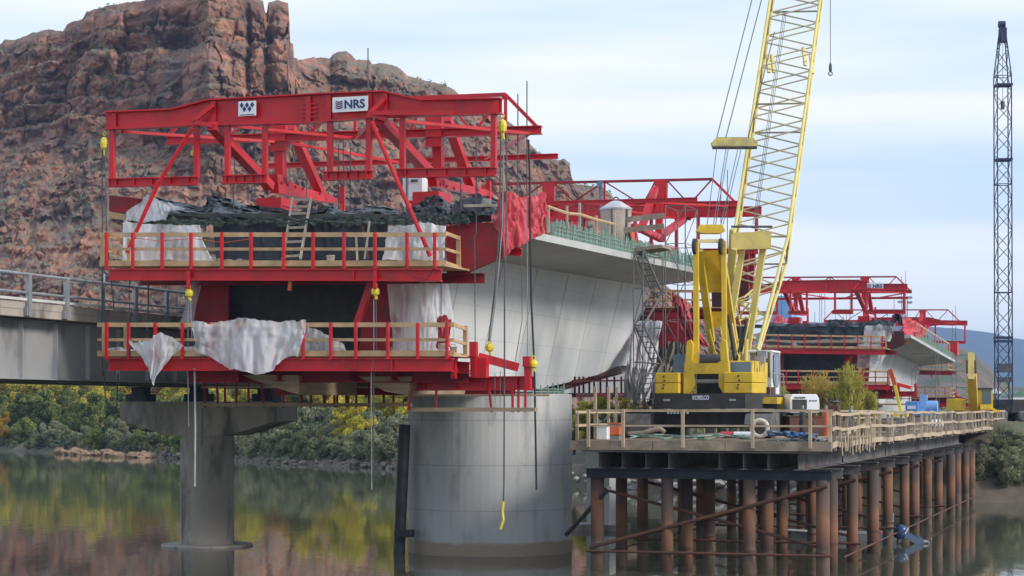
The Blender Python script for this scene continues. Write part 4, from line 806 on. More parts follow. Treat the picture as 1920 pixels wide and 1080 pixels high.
# small raised tower platform posts at the left front corner
for px, Yd in ((1112+4, 75), (1121+20, 77), (1156, 78)):
    b = at(px, 775, Yd); b.z = zD; MB().beam(b, b+ZH*2.05, 0.10, 0.09, VH).build('rail_post', 'lumberP', TR_)
for i in range(14):    # loose vertical sheathing boards hanging under the right rail
    v = 10.6+i*0.62+rg.uniform(-.2, .2); q = uvz(uR+0.32, v, zD-0.35-rg.uniform(0, .25)); MB().beam(q, q+V3((rg.uniform(-.05, .05), 0, rg.uniform(.5, .9))), 0.03, 0.13, VH).build('sheathing_board', 'lumberP' if i % 3 else 'gwood', TR_)
# ---------------------------------------------------------------- yellow crawler crane
def C(u, v, z): return uvz(u, v, z)
CR = empty('crawler_crane', C(11.4, 18, zD), 'large yellow crawler crane with a tall lattice boom on the trestle', 'crane')
zc = zD+0.02
for uu in (8.72, 13.62):
    k = MB(); prof = [(14.6, zc+0.55), (14.75, zc+0.2), (15.2, zc), (21.8, zc), (22.3, zc+0.2), (22.45, zc+0.55), (22.3, zc+0.9), (21.8, zc+1.05), (15.2, zc+1.05), (14.75, zc+0.9)]
    k.prism([C(uu-0.52, a, b) for a, b in prof], UH*1.04); tk = k.build('track', 'trk', CR)
    for i in range(14): MB().box(C(uu, 15.1+i*0.52, zc+1.06), 1.12, 0.40, 0.06).build('track_shoe', 'trk', tk)
M['grime'] = M['grime'] if 'grime' in M else mat('oily_dark_paint', (0.03, 0.03, 0.033), (0.055, 0.05, 0.048), 2, 0.7)
M_ = MB().box(C(11.4, 18.4, zc+0.75), 4.4, 5.6, 0.75); M_.build('car_body', 'black', CR)
for i in range(7): MB().lathe(C(10.0+i*0.13, 14.75, zc+0.95), [(0.05, 0), (0.05, 0.1)], 6).build('bolt', 'gsteel', CR)
# counterweight deck (navy-black tray) and stacked blocks
k = MB(); prof = [(9.30, 15.2), (9.7, 14.72), (13.1, 14.72), (13.62, 15.2), (13.62, 18.6), (9.30, 18.6)]
k.prism([C(a, b, 6.04) for a, b in prof], (0, 0, 0.59)); tray = k.build('counterweight_tray', 'grime', CR)
text_mesh('lettering', 'KOBELCO', C(11.33, 14.70, 6.47), UH, ZH, 0.17, 'letw', tray, width=0.66, bold=0.02)
for uu in (9.95, 12.6): MB().box(C(uu, 14.705, 6.38), 0.27, 0.03, 0.08).build('lifting_slot', 'gsteel', tray)
for (u0, u1, c0, c1) in ((9.33, 10.42, .12, .02), (12.2, 13.58, .02, .22)):
    for z0, z1 in ((6.64, 7.05), (7.065, 7.47)):
        prof = [(u0, 15.0+c0*2), (u0+c0, 14.85), (u1-c1, 14.85), (u1, 14.85+c1*2.5), (u1, 16.6), (u0, 16.6)]
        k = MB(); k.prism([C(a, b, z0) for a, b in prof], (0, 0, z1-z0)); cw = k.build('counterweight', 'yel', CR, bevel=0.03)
    um = (u0+u1)/2-0.08
    for zz_ in (6.85, 6.98, 7.15, 7.32): MB().box(C(um+0.03*math.sin(zz_*9), 14.83, zz_), 0.07, 0.06, 0.06).build('lifting_eye', 'grime', cw)
# rigging, hoses, drums and pins crowding the middle of the machine
rgc = random.Random(5)
for i in range(16):
    a = C(10.9+rgc.uniform(0, 2.0), 16.2+rgc.uniform(0, 3), 7.5+rgc.uniform(0, .5)); MB().tube(a, a+V3((rgc.uniform(-.5, .5), rgc.uniform(-.3, .6), rgc.uniform(.5, 2.2))), rgc.choice((.03, .05, .07)), 6).build('rod', rgc.choice(('boomy', 'yel', 'grime', 'boomy')), CR)
for i in range(7):
    a = C(11.0+rgc.uniform(0, 2.2), 17+rgc.uniform(0, 2), 7.9+rgc.uniform(0, .7)); MB().box(a, rgc.uniform(.15, .45), .3, rgc.uniform(.15, .5)).build('bracket_block', rgc.choice(('yel', 'grime', 'gsteel', 'yelp')), CR)
for i in range(18):
    a = at(rgc.uniform(1366, 1412), rgc.uniform(540, 640), 83); b = at(rgc.uniform(1366, 1425), rgc.uniform(520, 650), 83.5); MB().tube(a, b, .04, 6).build('rod', 'boomy', CR)
# rear frame with the arch
k = MB(); pr = [(10.55, 6.64), (10.8, 6.64), (10.98, 6.9), (11.0, 7.3), (11.1, 7.42), (11.85, 7.42), (11.95, 7.3), (11.97, 6.9), (12.15, 6.64), (12.4, 6.64), (12.33, 8.0), (12.25, 8.7), (12.05, 8.75), (11.98, 8.15), (11.8, 7.82), (11.2, 7.80), (11.0, 8.05), (10.93, 8.75), (10.72, 8.75), (10.62, 8.0)]
def fan(kk, poly, d): return kk.prism([C(a, 15.05, b) for a, b in poly], d)
for poly in ([(10.55, 6.64), (10.80, 6.64), (10.98, 6.95), (10.98, 7.42), (10.60, 7.9)], [(12.15, 6.64), (12.42, 6.64), (12.36, 7.9), (11.97, 7.42), (11.97, 6.95)], [(10.60, 7.9), (10.98, 7.42), (11.97, 7.42), (12.36, 7.9), (12.1, 7.95), (11.9, 7.84), (11.1, 7.84), (10.88, 7.95)], [(10.62, 7.9), (10.9, 7.95), (10.92, 8.6), (10.82, 8.78), (10.68, 8.7)], [(12.34, 7.9), (12.06, 7.95), (12.02, 8.6), (12.12, 8.78), (12.26, 8.7)]):
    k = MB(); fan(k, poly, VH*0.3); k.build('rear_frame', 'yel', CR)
MB().box(C(11.47, 17.0, 7.0), 1.2, 2.0, 0.9).build('machinery_housing', 'grime', CR)
MB().tube(C(11.0, 15.4, 7.12), C(11.95, 15.4, 7.12), 0.09, 12).build('winch_drum', 'gsteel', CR)
MB().tube(C(10.95, 16.2, 7.95), C(12.0, 16.2, 7.95), 0.28, 16).build('winch_drum', 'steel', CR)
for uu in (10.6, 12.1):
    pass
MB().box(C(10.25, 17.4, 7.75), 0.75, 2.6, 0.95).build('side_housing', 'blueg', CR)
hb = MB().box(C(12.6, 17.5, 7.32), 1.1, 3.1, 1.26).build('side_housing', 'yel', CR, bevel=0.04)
MB().box(C(12.6, 15.92, 7.70), 0.96, 0.05, 0.38).build('radiator_panel', 'blueg', hb)
MB().box(C(13.16, 16.8, 7.5), 0.02, 0.06, 0.35).build('vent', 'rustB', hb)
for q in (16.3, 17.3, 18.2): MB().box(C(13.16, q, 7.35), 0.012, 0.02, 1.2).build('panel_seam', 'grime', hb)
MB().beam(C(13.2, 15.2, 6.5), C(14.0, 17.0, 6.5), 0.5, 0.14).build('walkway', 'grime', CR)
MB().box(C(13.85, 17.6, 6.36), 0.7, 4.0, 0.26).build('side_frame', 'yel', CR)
# cab
cb_ = MB().box(C(12.76, 20.2, 6.98), 1.0, 1.7, 0.72).build('cab', 'white', CR, bevel=0.05)
MB().box(C(12.76, 20.2, 8.42), 1.06, 1.8, 0.10).build('cab_roof', 'white', cb_, bevel=0.03)
MB().box(C(12.76, 20.2, 7.86), 0.90, 1.60, 1.06).build('cab_window', 'cabglass', cb_)
for a, b in ((-.47, -.83), (.47, -.83), (-.47, .83), (.47, .83)): MB().box(C(12.76+a, 20.2+b, 7.86), 0.09, 0.09, 1.1).build('cab_pillar', 'white', cb_)
k = MB(); k.prism([C(13.29, a, b) for a, b in ((19.5, 7.2), (19.5, 8.15), (19.8, 8.32), (20.9, 8.25), (21.0, 7.5), (20.5, 6.95), (19.9, 6.9))], UH*.02); k.build('cab_door_glass', 'glass', cb_)
MB().box(C(13.32, 20.1, 7.6), 0.02, 0.05, 1.2).build('cab_door_handle', 'white', cb_)
MB().box(C(13.5, 17.6, 6.76), 0.34, 0.6, 0.30).build('step_box', 'rustB', CR); MB().box(C(13.45, 17.6, 6.56), 0.6, 2.6, 0.08).build('catwalk', 'steel', CR)
for vv in (16.4, 17.4, 18.4, 19.2): MB().tube(C(13.78, vv, 6.58), C(13.78, vv, 7.45), .02, 5).build('handrail', 'gsteel', CR)
MB().tube(C(13.78, 16.4, 7.45), C(13.78, 19.2, 7.45), .02, 5).build('handrail', 'gsteel', CR)
# gantry
def pl2(*a): return [at(x, y, Yd) for x, y, Yd in a]
YG, YM = 78.0, 82.0
for (x0, y0, x1, y1, w_, Ya, Yb_) in ((1305, 455, 1306, 690, .20, 77, 76.5), (1357, 452, 1359, 700, .18, 77, 76.5), (1311, 470, 1334, 640, .28, 77.3, 79), (1352, 470, 1388, 712, .26, 77.3, 80), (1334, 640, 1337, 712, .16, 79, 80)):
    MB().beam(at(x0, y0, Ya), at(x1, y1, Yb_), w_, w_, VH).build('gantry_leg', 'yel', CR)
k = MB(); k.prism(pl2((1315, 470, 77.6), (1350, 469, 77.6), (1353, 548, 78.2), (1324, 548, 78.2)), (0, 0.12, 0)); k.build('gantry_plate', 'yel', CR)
MB().beam(at(1305, 452, 77.2), at(1358, 452, 77.2), 0.12, 0.14).build('gantry_crossbar', 'boom', CR)
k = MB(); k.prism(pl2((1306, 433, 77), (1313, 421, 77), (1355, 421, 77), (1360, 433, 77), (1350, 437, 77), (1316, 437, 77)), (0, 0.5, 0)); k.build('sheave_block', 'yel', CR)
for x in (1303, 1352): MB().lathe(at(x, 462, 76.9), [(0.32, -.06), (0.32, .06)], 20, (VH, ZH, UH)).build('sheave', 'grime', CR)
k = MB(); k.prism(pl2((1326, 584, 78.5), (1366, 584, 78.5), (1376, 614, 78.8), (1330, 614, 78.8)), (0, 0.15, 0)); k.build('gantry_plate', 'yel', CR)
# live mast in front of the boom foot
for (x0, y0, x1, y1, w_, Ya, Yb_) in ((1378, 466, 1369, 540, .2, 81, 82), (1392, 466, 1355, 700, .24, 81.5, 82), (1431, 466, 1396, 690, .26, 81.5, 82), (1372, 430, 1366, 520, .16, 81, 82)):
    MB().beam(at(x0, y0, Ya), at(x1, y1, Yb_), w_, w_, VH).build('mast_leg', 'boomy', CR)
k = MB(); k.prism(pl2((1371, 436, 81), (1447, 434, 81), (1445, 466, 81), (1371, 468, 81)), (0, 0.35, 0)); k.build('mast_head', 'yelp', CR)
MB().tube(at(1371, 425, 81), at(1448, 425, 81), 0.05, 8).build('mast_pin', 'steel', CR)
for x in (1386, 1396): MB().tube(at(x, 612, 81.8), at(x-3, 660, 81.8), 0.16, 10).build('mast_ram', 'dsteel', CR)
# lattice boom: four chords, tapered foot, going away and up
def boom(root, foot, tip, Uw, wd, dp, taper0, taper1, nb, m, rc=0.055, rl=0.03, wf=0.5, wt=0.4):
    ax = tip-foot; L = ax.length; a = ax/L; sw = Uw.normalized(); up = a.cross(sw).normalized()
    def sec(s):
        k_ = 1.0
        if s < taper0: k_ = wf+(1-wf)*s/taper0
        if s > L-taper1: k_ = wt+(1-wt)*(L-s)/taper1
        kd = k_ if s > L-taper1 else (0.25+0.75*s/taper0 if s < taper0 else 1)
        c = foot+a*s; return [c-sw*wd/2*k_-up*dp/2*kd, c+sw*wd/2*k_-up*dp/2*kd, c+sw*wd/2*k_+up*dp/2*kd, c-sw*wd/2*k_+up*dp/2*kd]
    st = [0, taper0] + [taper0+(L-taper0-taper1)*i/3 for i in (1, 2, 3)] + [L]
    cuts = sorted(set(st))
    for i in range(4):
        MB().path([sec(s)[i] for s in cuts], rc, 8).build('chord', m, root)
    n = 0
    for a_, b_ in zip(cuts, cuts[1:]):
        nn = max(2, round((b_-a_)/(L/nb))); k = MB()
        for j in range(nn):
            s0 = a_+(b_-a_)*j/nn; s1 = a_+(b_-a_)*(j+1)/nn; A = sec(s0); B = sec(s1)
            for i in range(4):
                i2 = (i+1) % 4
                if i % 2 == 0:
                    if j % 2: k.tube(A[i], B[i2], rl, 5)
                    else: k.tube(A[i2], B[i], rl, 5)
                else:
                    if j % 2: k.tube(A[i2], B[i], rl, 5)
                    else: k.tube(A[i], B[i2], rl, 5)
                if j == 0 or j == nn-1: k.tube((A if j == 0 else B)[i], (A if j == 0 else B)[i2], rl*1.1, 5)
        k.build('lacing', m+'l' if m+'l' in M else m, root)
    return sec
M['boom'] = mat('cream_yellow_paint', (0.78, 0.66, 0.26), (0.70, 0.57, 0.18), 0.5, 0.5)
M['booml'] = mat('grey_yellow_paint', (0.56, 0.49, 0.27), (0.40, 0.36, 0.24), 0.5, 0.6)
f0 = at(1398, 662, 84.5); t0 = at(1493, 0, 95.0); dd = (t0-f0)
tipB = f0+dd*1.62
boom(CR, f0, tipB, V3((1, -0.10, 0.0)), 2.42, 2.1, 5.6, 5, 42, 'boom', 0.078, 0.04, 0.42)
# upper lugs between sections
for px, py in ((1438, 118), (1447, 118), (1506, 105), (1520, 120)): MB().beam(at(px, py-16, 92.6), at(px+4, py+18, 92.4), 0.14, 0.14).build('section_lug', 'boom', CR)
# spreader bar and rigging
k = MB(); k.prism(pl2((1334, 267, 88), (1344, 257, 88), (1411, 257, 88), (1421, 267, 88), (1419, 274, 88), (1336, 274, 88)), (0, 0.4, 0)); k.build('spreader_bar', 'yelp', CR)
k = MB(); k.beam(at(1336, 277, 88.1), at(1419, 277, 88.1), 0.3, 0.10); k.build('spreader_sheaves', 'grime', CR)
for x0, y0, x1, y1, Ya, Yb_ in ((1344, 258, 1420, -40, 88, 97), (1361, 258, 1438, -40, 88, 97), (1403, 258, 1452, 60, 88, 93), (1344, 277, 1326, 420, 88, 77.5), (1362, 277, 1337, 425, 88, 77.5), (1366, 277, 1341, 425, 88, 77.5), (1384, 277, 1352, 420, 88, 77.5), (1390, 277, 1356, 420, 88, 77.5)):
    MB().tube(at(x0, y0, Ya), at(x1, y1, Yb_), 0.018 if y0 > 270 else 0.025, 5).build('pendant_cable', 'steel', CR)
for dx in (0, 3, 6): MB().tube(at(1469+dx, 20, 96), at(1412+dx, 420, 85.5), 0.014, 5).build('hoist_rope', 'steel', CR)
MB().tube(at(1557, -300, 101), at(1557, 118, 101), 0.02, 5).build('hoist_rope', 'steel', CR)
k = MB(); k.lathe(at(1557, 130, 101), [(0.03, 0.35), (0.07, 0.25), (0.09, 0.0), (0.05, -0.15)], 10).torus(at(1557, 138, 101), 0.10, 0.03, (UH, ZH, VH), 12, 6); k.build('hook', 'steel', CR)
# ---------------------------------------------------------------- tarpaulins and plastic sheets
def cloth(name, rows, m, label, cat='tarpaulin', nu=60, nv=24, amp=0.08, fu=3.0, fv=0.6, seed=1, edge=0.05, group=None, dirv=None):
    G_ = [[onV(*p) for p in r] for r in rows]; nr = len(G_); nc = len(G_[0]); out = []
    def cr_(a, b, c, d, t): return 0.5*((2*b)+(c-a)*t+(2*a-5*b+4*c-d)*t*t+(3*b-a-3*c+d)*t*t*t)
    def row(r, s):
        i = min(int(s), nc-2); t = s-i; g_ = G_[r]; return cr_(g_[max(i-1, 0)], g_[i], g_[i+1], g_[min(i+2, nc-1)], t)
    dn = dirv or -VH
    yy, xx = np.meshgrid(np.linspace(0, nr-1, nv+1), np.linspace(0, nc-1, nu+1), indexing='ij')
    q1 = fbm(xx*fu, yy*fv*1.5, 0*xx+seed*3.1, 4, seed); wob = fbm(xx*fu*.5, yy*fv, 0*xx+seed, 2, seed+5)
    crease = 1-np.abs(fbm(xx*fu*2.1+wob, yy*fv*2.0+xx*.6, 0*xx+seed*1.7, 3, seed+9))*1.6          # sharp folds running down the cloth
    D = amp*(0.8*q1+0.9*crease-0.5)
    for j in range(nv+1):
        y = (nr-1)*j/nv; r0 = min(int(y), nr-2); ty = y-r0; L = []
        for i in range(nu+1):
            x = (nc-1)*i/nu; p = lerp(row(r0, x), row(r0+1, x), ty)+dn*float(D[j, i]); n2 = float(q1[j, i])
            if j in (0, nv): p = p+ZH*(edge*n2*2)
            if i in (0, nu): p = p+UH*(edge*n2*2)
            L.append(p)
        out.append(L)
    mb = MB(); mb.grid(out); o = mb.build(name, m, smooth=True); return tag(o, label, cat, group)
GP = 'plastic sheets draped on the near traveller'
cloth('tarpaulin', [[(262, 390, 3.5), (285, 372, 3.5), (330, 378, 3.5), (388, 393, 3.5), (392, 367, 3.5), (430, 374, 3.5), (480, 389, 3.5), (540, 397, 3.5), (600, 396, 3.5), (622, 380, 3.5), (640, 394, 3.5), (700, 384, 3.5), (742, 392, 3.5)],
    [(250, 398, 2.6), (285, 384, 2.6), (330, 390, 2.6), (388, 398, 2.6), (400, 384, 2.6), (430, 390, 2.6), (480, 398, 2.6), (540, 402, 2.6), (600, 402, 2.6), (622, 395, 2.6), (640, 402, 2.6), (700, 396, 2.6), (746, 398, 2.6)],
    [(240, 410, 1.3), (285, 404, 1.3), (330, 406, 1.3), (388, 409, 1.3), (400, 408, 1.3), (430, 410, 1.3), (480, 411, 1.3), (540, 411, 1.3), (600, 411, 1.3), (622, 409, 1.3), (640, 410, 1.3), (700, 408, 1.3), (748, 408, 1.3)]], 'tarpB', 'long black tarpaulin heaped along the deck edge left of the white cabinet', nu=170, nv=26, amp=0.26, fu=1.1, fv=1.2, seed=2)
cloth('tarpaulin', [[(762, 396, 3.2), (780, 382, 3.2), (800, 376, 3.2), (826, 368, 3.2), (846, 384, 3.2), (868, 385, 3.2), (880, 370, 3.2), (905, 368, 3.2), (925, 376, 3.2), (937, 384, 3.2)],
    [(750, 404, 2.2), (780, 396, 2.2), (800, 390, 2.2), (826, 386, 2.2), (846, 394, 2.2), (868, 392, 2.2), (880, 384, 2.2), (905, 384, 2.2), (925, 388, 2.2), (937, 392, 2.2)],
    [(748, 412, 1.2), (780, 412, 1.2), (800, 410, 1.2), (826, 408, 1.2), (846, 408, 1.2), (868, 408, 1.2), (880, 402, 1.2), (905, 404, 1.2), (925, 402, 1.2), (937, 402, 1.2)]], 'tarpB', 'black tarpaulin mounded under the right red bogie beside the white cabinet', nu=100, nv=24, amp=0.26, fu=1.1, fv=1.2, seed=5)
cloth('tarpaulin', [[(398, 416, 1.35), (470, 414, 1.35), (540, 414, 1.35), (620, 412, 1.35), (728, 412, 1.35)], [(402, 450, 1.3), (470, 450, 1.3), (540, 452, 1.3), (620, 450, 1.3), (724, 450, 1.3)], [(406, 489, 1.25), (470, 489, 1.25), (540, 489, 1.25), (620, 489, 1.25), (720, 489, 1.25)]], 'tarpG', 'dark blue grey curtain hanging behind the upper platform railing', nu=110, nv=16, amp=0.10, fu=2.6, fv=0.25, seed=8)
cloth('tarpaulin', [[(255, 408, 1.0), (420, 411, 1.0), (600, 410, 1.0), (760, 408, 1.0), (880, 405, 1.0)], [(240, 425, .9), (420, 421, .9), (600, 420, .9), (760, 424, .9), (880, 420, .9)]], 'tarpN', 'ragged dark green netting fringe along the deck form edge', nu=240, nv=8, amp=0.10, fu=16, fv=2, seed=12, edge=0.06)
cloth('tarpaulin', [[(939, 362, 1.0), (960, 361, 1.8), (980, 367, 2.6), (1000, 372, 3.6), (1012, 375, 4.8), (1023, 374, 6.0)], [(939, 412, 1.0), (960, 408, 1.8), (980, 410, 2.6), (1000, 408, 3.6), (1012, 404, 4.8), (1025, 404, 6.0)], [(944, 482, 1.3), (960, 472, 1.9), (980, 458, 2.7), (1000, 446, 3.7), (1012, 442, 4.8), (1022, 436, 6.0)]], 'tarpR', 'faded red tarpaulin hanging over the right wing form of the near traveller', nu=110, nv=50, amp=0.24, fu=1.7, fv=0.35, seed=3, edge=0.03, dirv=(UH*.8-VH*.5).normalized())
cloth('tarpaulin', [[(820, 598, .4), (828, 588, .2), (838, 592, .2), (845, 604, .4)], [(822, 620, .4), (830, 622, .2), (838, 620, .2), (842, 622, .4)], [(818, 655, .5), (828, 658, .3), (838, 656, .3), (842, 655, .5)]], 'tarpR', 'small faded red cloth bundled at the right end of the lower platform', nu=24, nv=16, amp=0.14, fu=2, seed=14)
cloth('tarpaulin', [[(850, 385, 2.0), (875, 370, 2.0), (905, 368, 2.0)], [(846, 404, 1.5), (870, 396, 1.5), (905, 398, 1.5)]], 'tarpB', 'small black tarpaulin flap beside the grey drum', nu=20, nv=10, amp=0.1, seed=15)
pl = [
 ([[(229, 420, .2), (280, 418, .2), (330, 424, .2), (375, 420, .2)], [(230, 455, .1), (280, 452, .1), (330, 455, .1), (380, 450, .1)], [(232, 490, .1), (280, 489, .1), (330, 490, .1), (400, 490, .1)]], 'clear plastic sheet behind the left end of the upper railing', 21, 0.12),
 ([[(262, 380, 1.2), (272, 368, 1.2), (290, 375, 1.2), (318, 388, 1.2)], [(236, 398, .8), (262, 396, .8), (290, 398, .8), (318, 398, .8)], [(232, 412, .6), (255, 414, .6), (285, 412, .6), (310, 408, .6)]], 'crumpled white plastic at the left end of the black tarpaulin', 22, 0.16),
 ([[(728, 424, .8), (760, 421, .8), (800, 418, .8), (836, 422, .8)], [(724, 455, .7), (760, 455, .7), (800, 455, .7), (834, 455, .7)], [(716, 489, .7), (760, 489, .7), (800, 489, .7), (834, 489, .7)]], 'clear plastic sheet behind the right end of the upper railing', 23, 0.14),
 ([[(728, 528, 1.5), (762, 528, 1.4), (800, 528, 1.3), (828, 528, 1.6), (840, 530, 2.4)], [(732, 590, 1.4), (768, 590, 1.1), (800, 590, 1.0), (830, 590, 1.4), (848, 592, 2.4)], [(736, 664, 1.4), (768, 664, 1.2), (800, 664, 1.0), (830, 662, 1.4), (850, 640, 2.2)]], 'tall clear plastic curtain hanging at the right web between the platforms', 24, 0.16),
 ([[(352, 528, 1.4), (362, 528, 1.2), (378, 528, 1.4)], [(346, 580, 1.4), (356, 580, 1.2), (366, 580, 1.4)], [(338, 612, 1.4), (352, 612, 1.2), (362, 612, 1.4)]], 'narrow grey plastic strip hanging at the left web between the platforms', 25, 0.10),
 ([[(358, 603, -1.1), (395, 606, -1.15), (430, 598, -1.2), (460, 595, -1.25), (500, 602, -1.2), (545, 603, -1.15), (572, 602, -1.1)], [(362, 632, -1.15), (398, 640, -1.2), (430, 640, -1.25), (460, 640, -1.3), (500, 636, -1.2), (545, 636, -1.15), (568, 634, -1.1)], [(366, 664, -1.1), (400, 672, -1.2), (430, 690, -1.3), (460, 700, -1.35), (500, 702, -1.3), (530, 672, -1.15), (560, 668, -1.1)]], 'big white plastic sheet draped over the middle of the lower railing', 26, 0.15),
 ([[(238, 642, -1.1), (270, 640, -1.15), (290, 630, -1.25), (318, 630, -1.25), (345, 648, -1.1)], [(262, 664, -1.1), (278, 672, -1.15), (290, 672, -1.25), (312, 668, -1.25), (330, 662, -1.1)], [(276, 684, -1.15), (280, 698, -1.2), (284, 716, -1.25), (290, 712, -1.25), (306, 680, -1.15)]], 'smaller white plastic sheet hanging over the left of the lower railing', 27, 0.14),
 ([[(205, 652, -.6), (225, 650, -.6), (240, 655, -.6), (300, 648, -.5), (350, 650, -.5), (372, 655, -.5)], [(205, 663, -.8), (225, 664, -.8), (240, 664, -.8), (300, 664, -.8), (350, 664, -.8), (372, 665, -.8)]], 'low heap of white plastic on the floor at the left end of the lower platform', 28, 0.10),
 ([[(565, 612, -.7), (585, 618, -.7), (615, 628, -.7), (645, 645, -.7)], [(562, 640, -.8), (585, 642, -.8), (615, 644, -.8), (648, 655, -.8)], [(562, 662, -.8), (585, 663, -.8), (615, 663, -.8), (650, 663, -.8)]], 'white plastic sheet slumped behind the lower railing right of the big draped one', 29, 0.12)]
for rows, lb, sd_, am in pl: cloth('plastic_sheet', rows, 'plas', lb, 'plastic sheet', nu=54, nv=36, amp=am*0.6, fu=2.0, fv=0.35, seed=sd_, group=GP)
def cloth2(rows, m, lb, sd_): return cloth('tarpaulin' if m != 'plas' else 'plastic_sheet', rows, m, lb, 'tarpaulin' if m != 'plas' else 'plastic sheet', nu=40, nv=40, amp=0.35, fu=2.0, fv=0.5, seed=sd_)
cloth2([[(1180, 600, 35.2), (1212, 600, 35.2), (1240, 600, 35)], [(1176, 680, 30), (1200, 690, 30), (1225, 690, 30)], [(1168, 745, 30), (1195, 750, 30), (1215, 750, 30)]], 'tarpW', 'pale grey sheet hanging at the foot of the scaffold stair', 31)
cloth2([[(1232, 655, 33), (1255, 640, 33), (1285, 645, 33)], [(1215, 700, 32), (1245, 700, 32), (1288, 700, 32)], [(1212, 762, 32), (1245, 765, 32), (1290, 765, 32)]], 'burlap', 'brown burlap sheet behind the scaffold left of the yellow crane', 33)
cloth2([[(1262, 560, 34), (1278, 558, 34), (1290, 575, 34)], [(1272, 600, 33), (1288, 600, 33), (1302, 610, 33)], [(1285, 640, 33), (1300, 645, 33), (1330, 650, 33)]], 'tarpR', 'pink red tarpaulin hanging left of the crane gantry', 35)
cloth2([[(1395, 455, 43), (1405, 450, 43), (1418, 455, 43)], [(1385, 500, 43), (1400, 505, 43), (1415, 505, 43)], [(1388, 545, 43), (1400, 548, 43), (1412, 545, 43)]], 'tarpR', 'red tarpaulin seen through the foot of the crane boom', 36)
# ---------------------------------------------------------------- loose things on the near traveller
ld = empty('ladder', onV(555, 490, 0.4), 'pale wooden ladder leaning against the black tarpaulin', 'ladder')
for (a, b) in (((530, 488), (549, 372)), ((563, 486), (583, 372))): MB().beam(onV(a[0], a[1], 0.2), onV(b[0], b[1], 1.6), 0.06, 0.13).build('rail', 'gwoodL', ld)
for i in range(9):
    t_ = 0.06+i*0.115; a = lerp(onV(530, 488, .2), onV(549, 372, 1.6), t_); b = lerp(onV(563, 486, .2), onV(583, 372, 1.6), t_); MB().beam(a, b, 0.05, 0.08).build('rung', 'gwoodL', ld)
cab = empty('electrical_cabinet', onV(779, 390, 7), 'white electrical cabinet on the deck behind the red diagonal strut', 'cabinet')
a = onV(760, 385, 7); b = onV(797, 385, 7); w_ = (b-a).length; c = (a+b)/2; c.z += 0.52
bd = MB().box(c, w_, 0.55, 1.12).build('housing', 'white', cab, bevel=0.02); MB().box(c-VH*0.285+ZH*0.36+UH*0.08, 0.27, 0.02, 0.10).build('display', 'glass', bd); MB().box(c-VH*0.285+UH*-0.18, 0.02, 0.02, 1.0).build('door_seam', 'steel', bd); MB().box(c-VH*0.285+UH*0.02-ZH*0.25, 0.08, 0.02, 0.07).build('warning_plate', 'gsteel', bd)
def bucket(p, r, h, lb, m='white'):
    o = empty('bucket', p, lb, 'bucket'); MB().lathe(p, [(r*0.82, 0), (r, h), (r*1.06, h), (r*1.06, h*1.05), (r*0.9, h*1.05)], 18).build('body', m, o, True)
    MB().path([p+UH*r*1.05+ZH*h*.9, p+UH*r*.6+ZH*h*1.3-VH*.02, p-UH*r*.6+ZH*h*1.3-VH*.02, p-UH*r*1.05+ZH*h*.9], 0.008).build('handle', 'steel', o)
bucket(onV(620, 489, 0.0), 0.15, 0.17, 'white bucket standing on the upper platform right of the ladder')
bucket(onV(828, 660, -0.3), 0.12, 0.26, 'white bucket at the right end of the lower platform')
bucket(onV(850, 668, 0.6), 0.12, 0.30, 'white bucket behind the end board of the lower platform')
bucket(onV(731, 664, -0.1), 0.10, 0.2, 'small pale bucket in the middle of the lower platform', 'gsteel')
dr = empty('drum', onV(905, 412, 2.5), 'grey metal drum beside the red tarpaulin', 'drum'); MB().lathe(onV(905, 415, 2.6), [(.30, 0), (.30, .3), (.315, .31), (.315, .34), (.30, .35), (.30, .72), (.28, .74)], 24).build('body', 'greyc', dr, True); MB().lathe(onV(905, 415, 2.6), [(.16, .75), (.14, .77)], 12).build('lid', 'gsteel', dr)
tag(MB().beam(onV(870, 386, .9), onV(932, 385, 1.0), 0.09, 0.09).build('timber', 'gwoodL'), 'loose grey timber bar beside the red tarpaulin', 'timber')
tag(MB().beam(onV(947, 362, 1.2), onV(943, 316, 1.2), 0.05, 0.07, VH).build('timber', 'lumber'), 'thin upright lath standing at the left edge of the red tarpaulin', 'timber')
# chain hoists and ropes
def hoist(p, lb, rope=(), h=0.3):
    o = empty('chain_hoist', p, lb, 'chain hoist', 'yellow chain hoists hanging on the near traveller')
    o['group'] = 'yellow chain hoists hanging on the near traveller'
    MB().lathe(p, [(0.05, -h*.5), (0.13, -h*.35), (0.15, 0), (0.12, h*.3), (0.05, h*.42)], 10).build('body', 'hoist', o); MB().torus(p+ZH*h*.65, 0.06, 0.022, (UH, ZH, VH), 12, 6).build('hook', 'hoist', o); MB().beam(p-ZH*h*.4, p-ZH*h*.9+UH*.04, .07, .1, VH).build('chain_guide', 'hoist', o)
hoist(onV(196, 268, 0), 'yellow chain hoist under the left end of the top red beam', h=.5)
hoist(onV(365, 287, 0.2), 'small yellow chain hoist beside the second red post from the left', h=.26)
hoist(onV(942, 236, .6), 'yellow chain hoist under the right end of the top red beam', h=.5)
hoist(onV(355, 549, -.9), 'yellow chain hoist below the left half of the upper platform')
hoist(onV(704, 546, -.9), 'yellow chain hoist below the right half of the upper platform')
hoist(onV(918, 651, 1), 'yellow chain hoist above the red lifting lugs in front of the concrete web')
hoist(onV(1000, 682, 1), 'yellow chain hoist at the right end of the lowest red beam')
def rope(pts, r, m, lb, nm='hanging_rope', cat='rope'): return tag(MB().path([onV(*p) for p in pts], r, 6).build(nm, m), lb, cat)
rope([(192, 275, 0), (192, 420, -.1), (191, 600, -.1), (193, 705, 0)], .025, 'steel', 'dark rope farthest left of the near traveller')
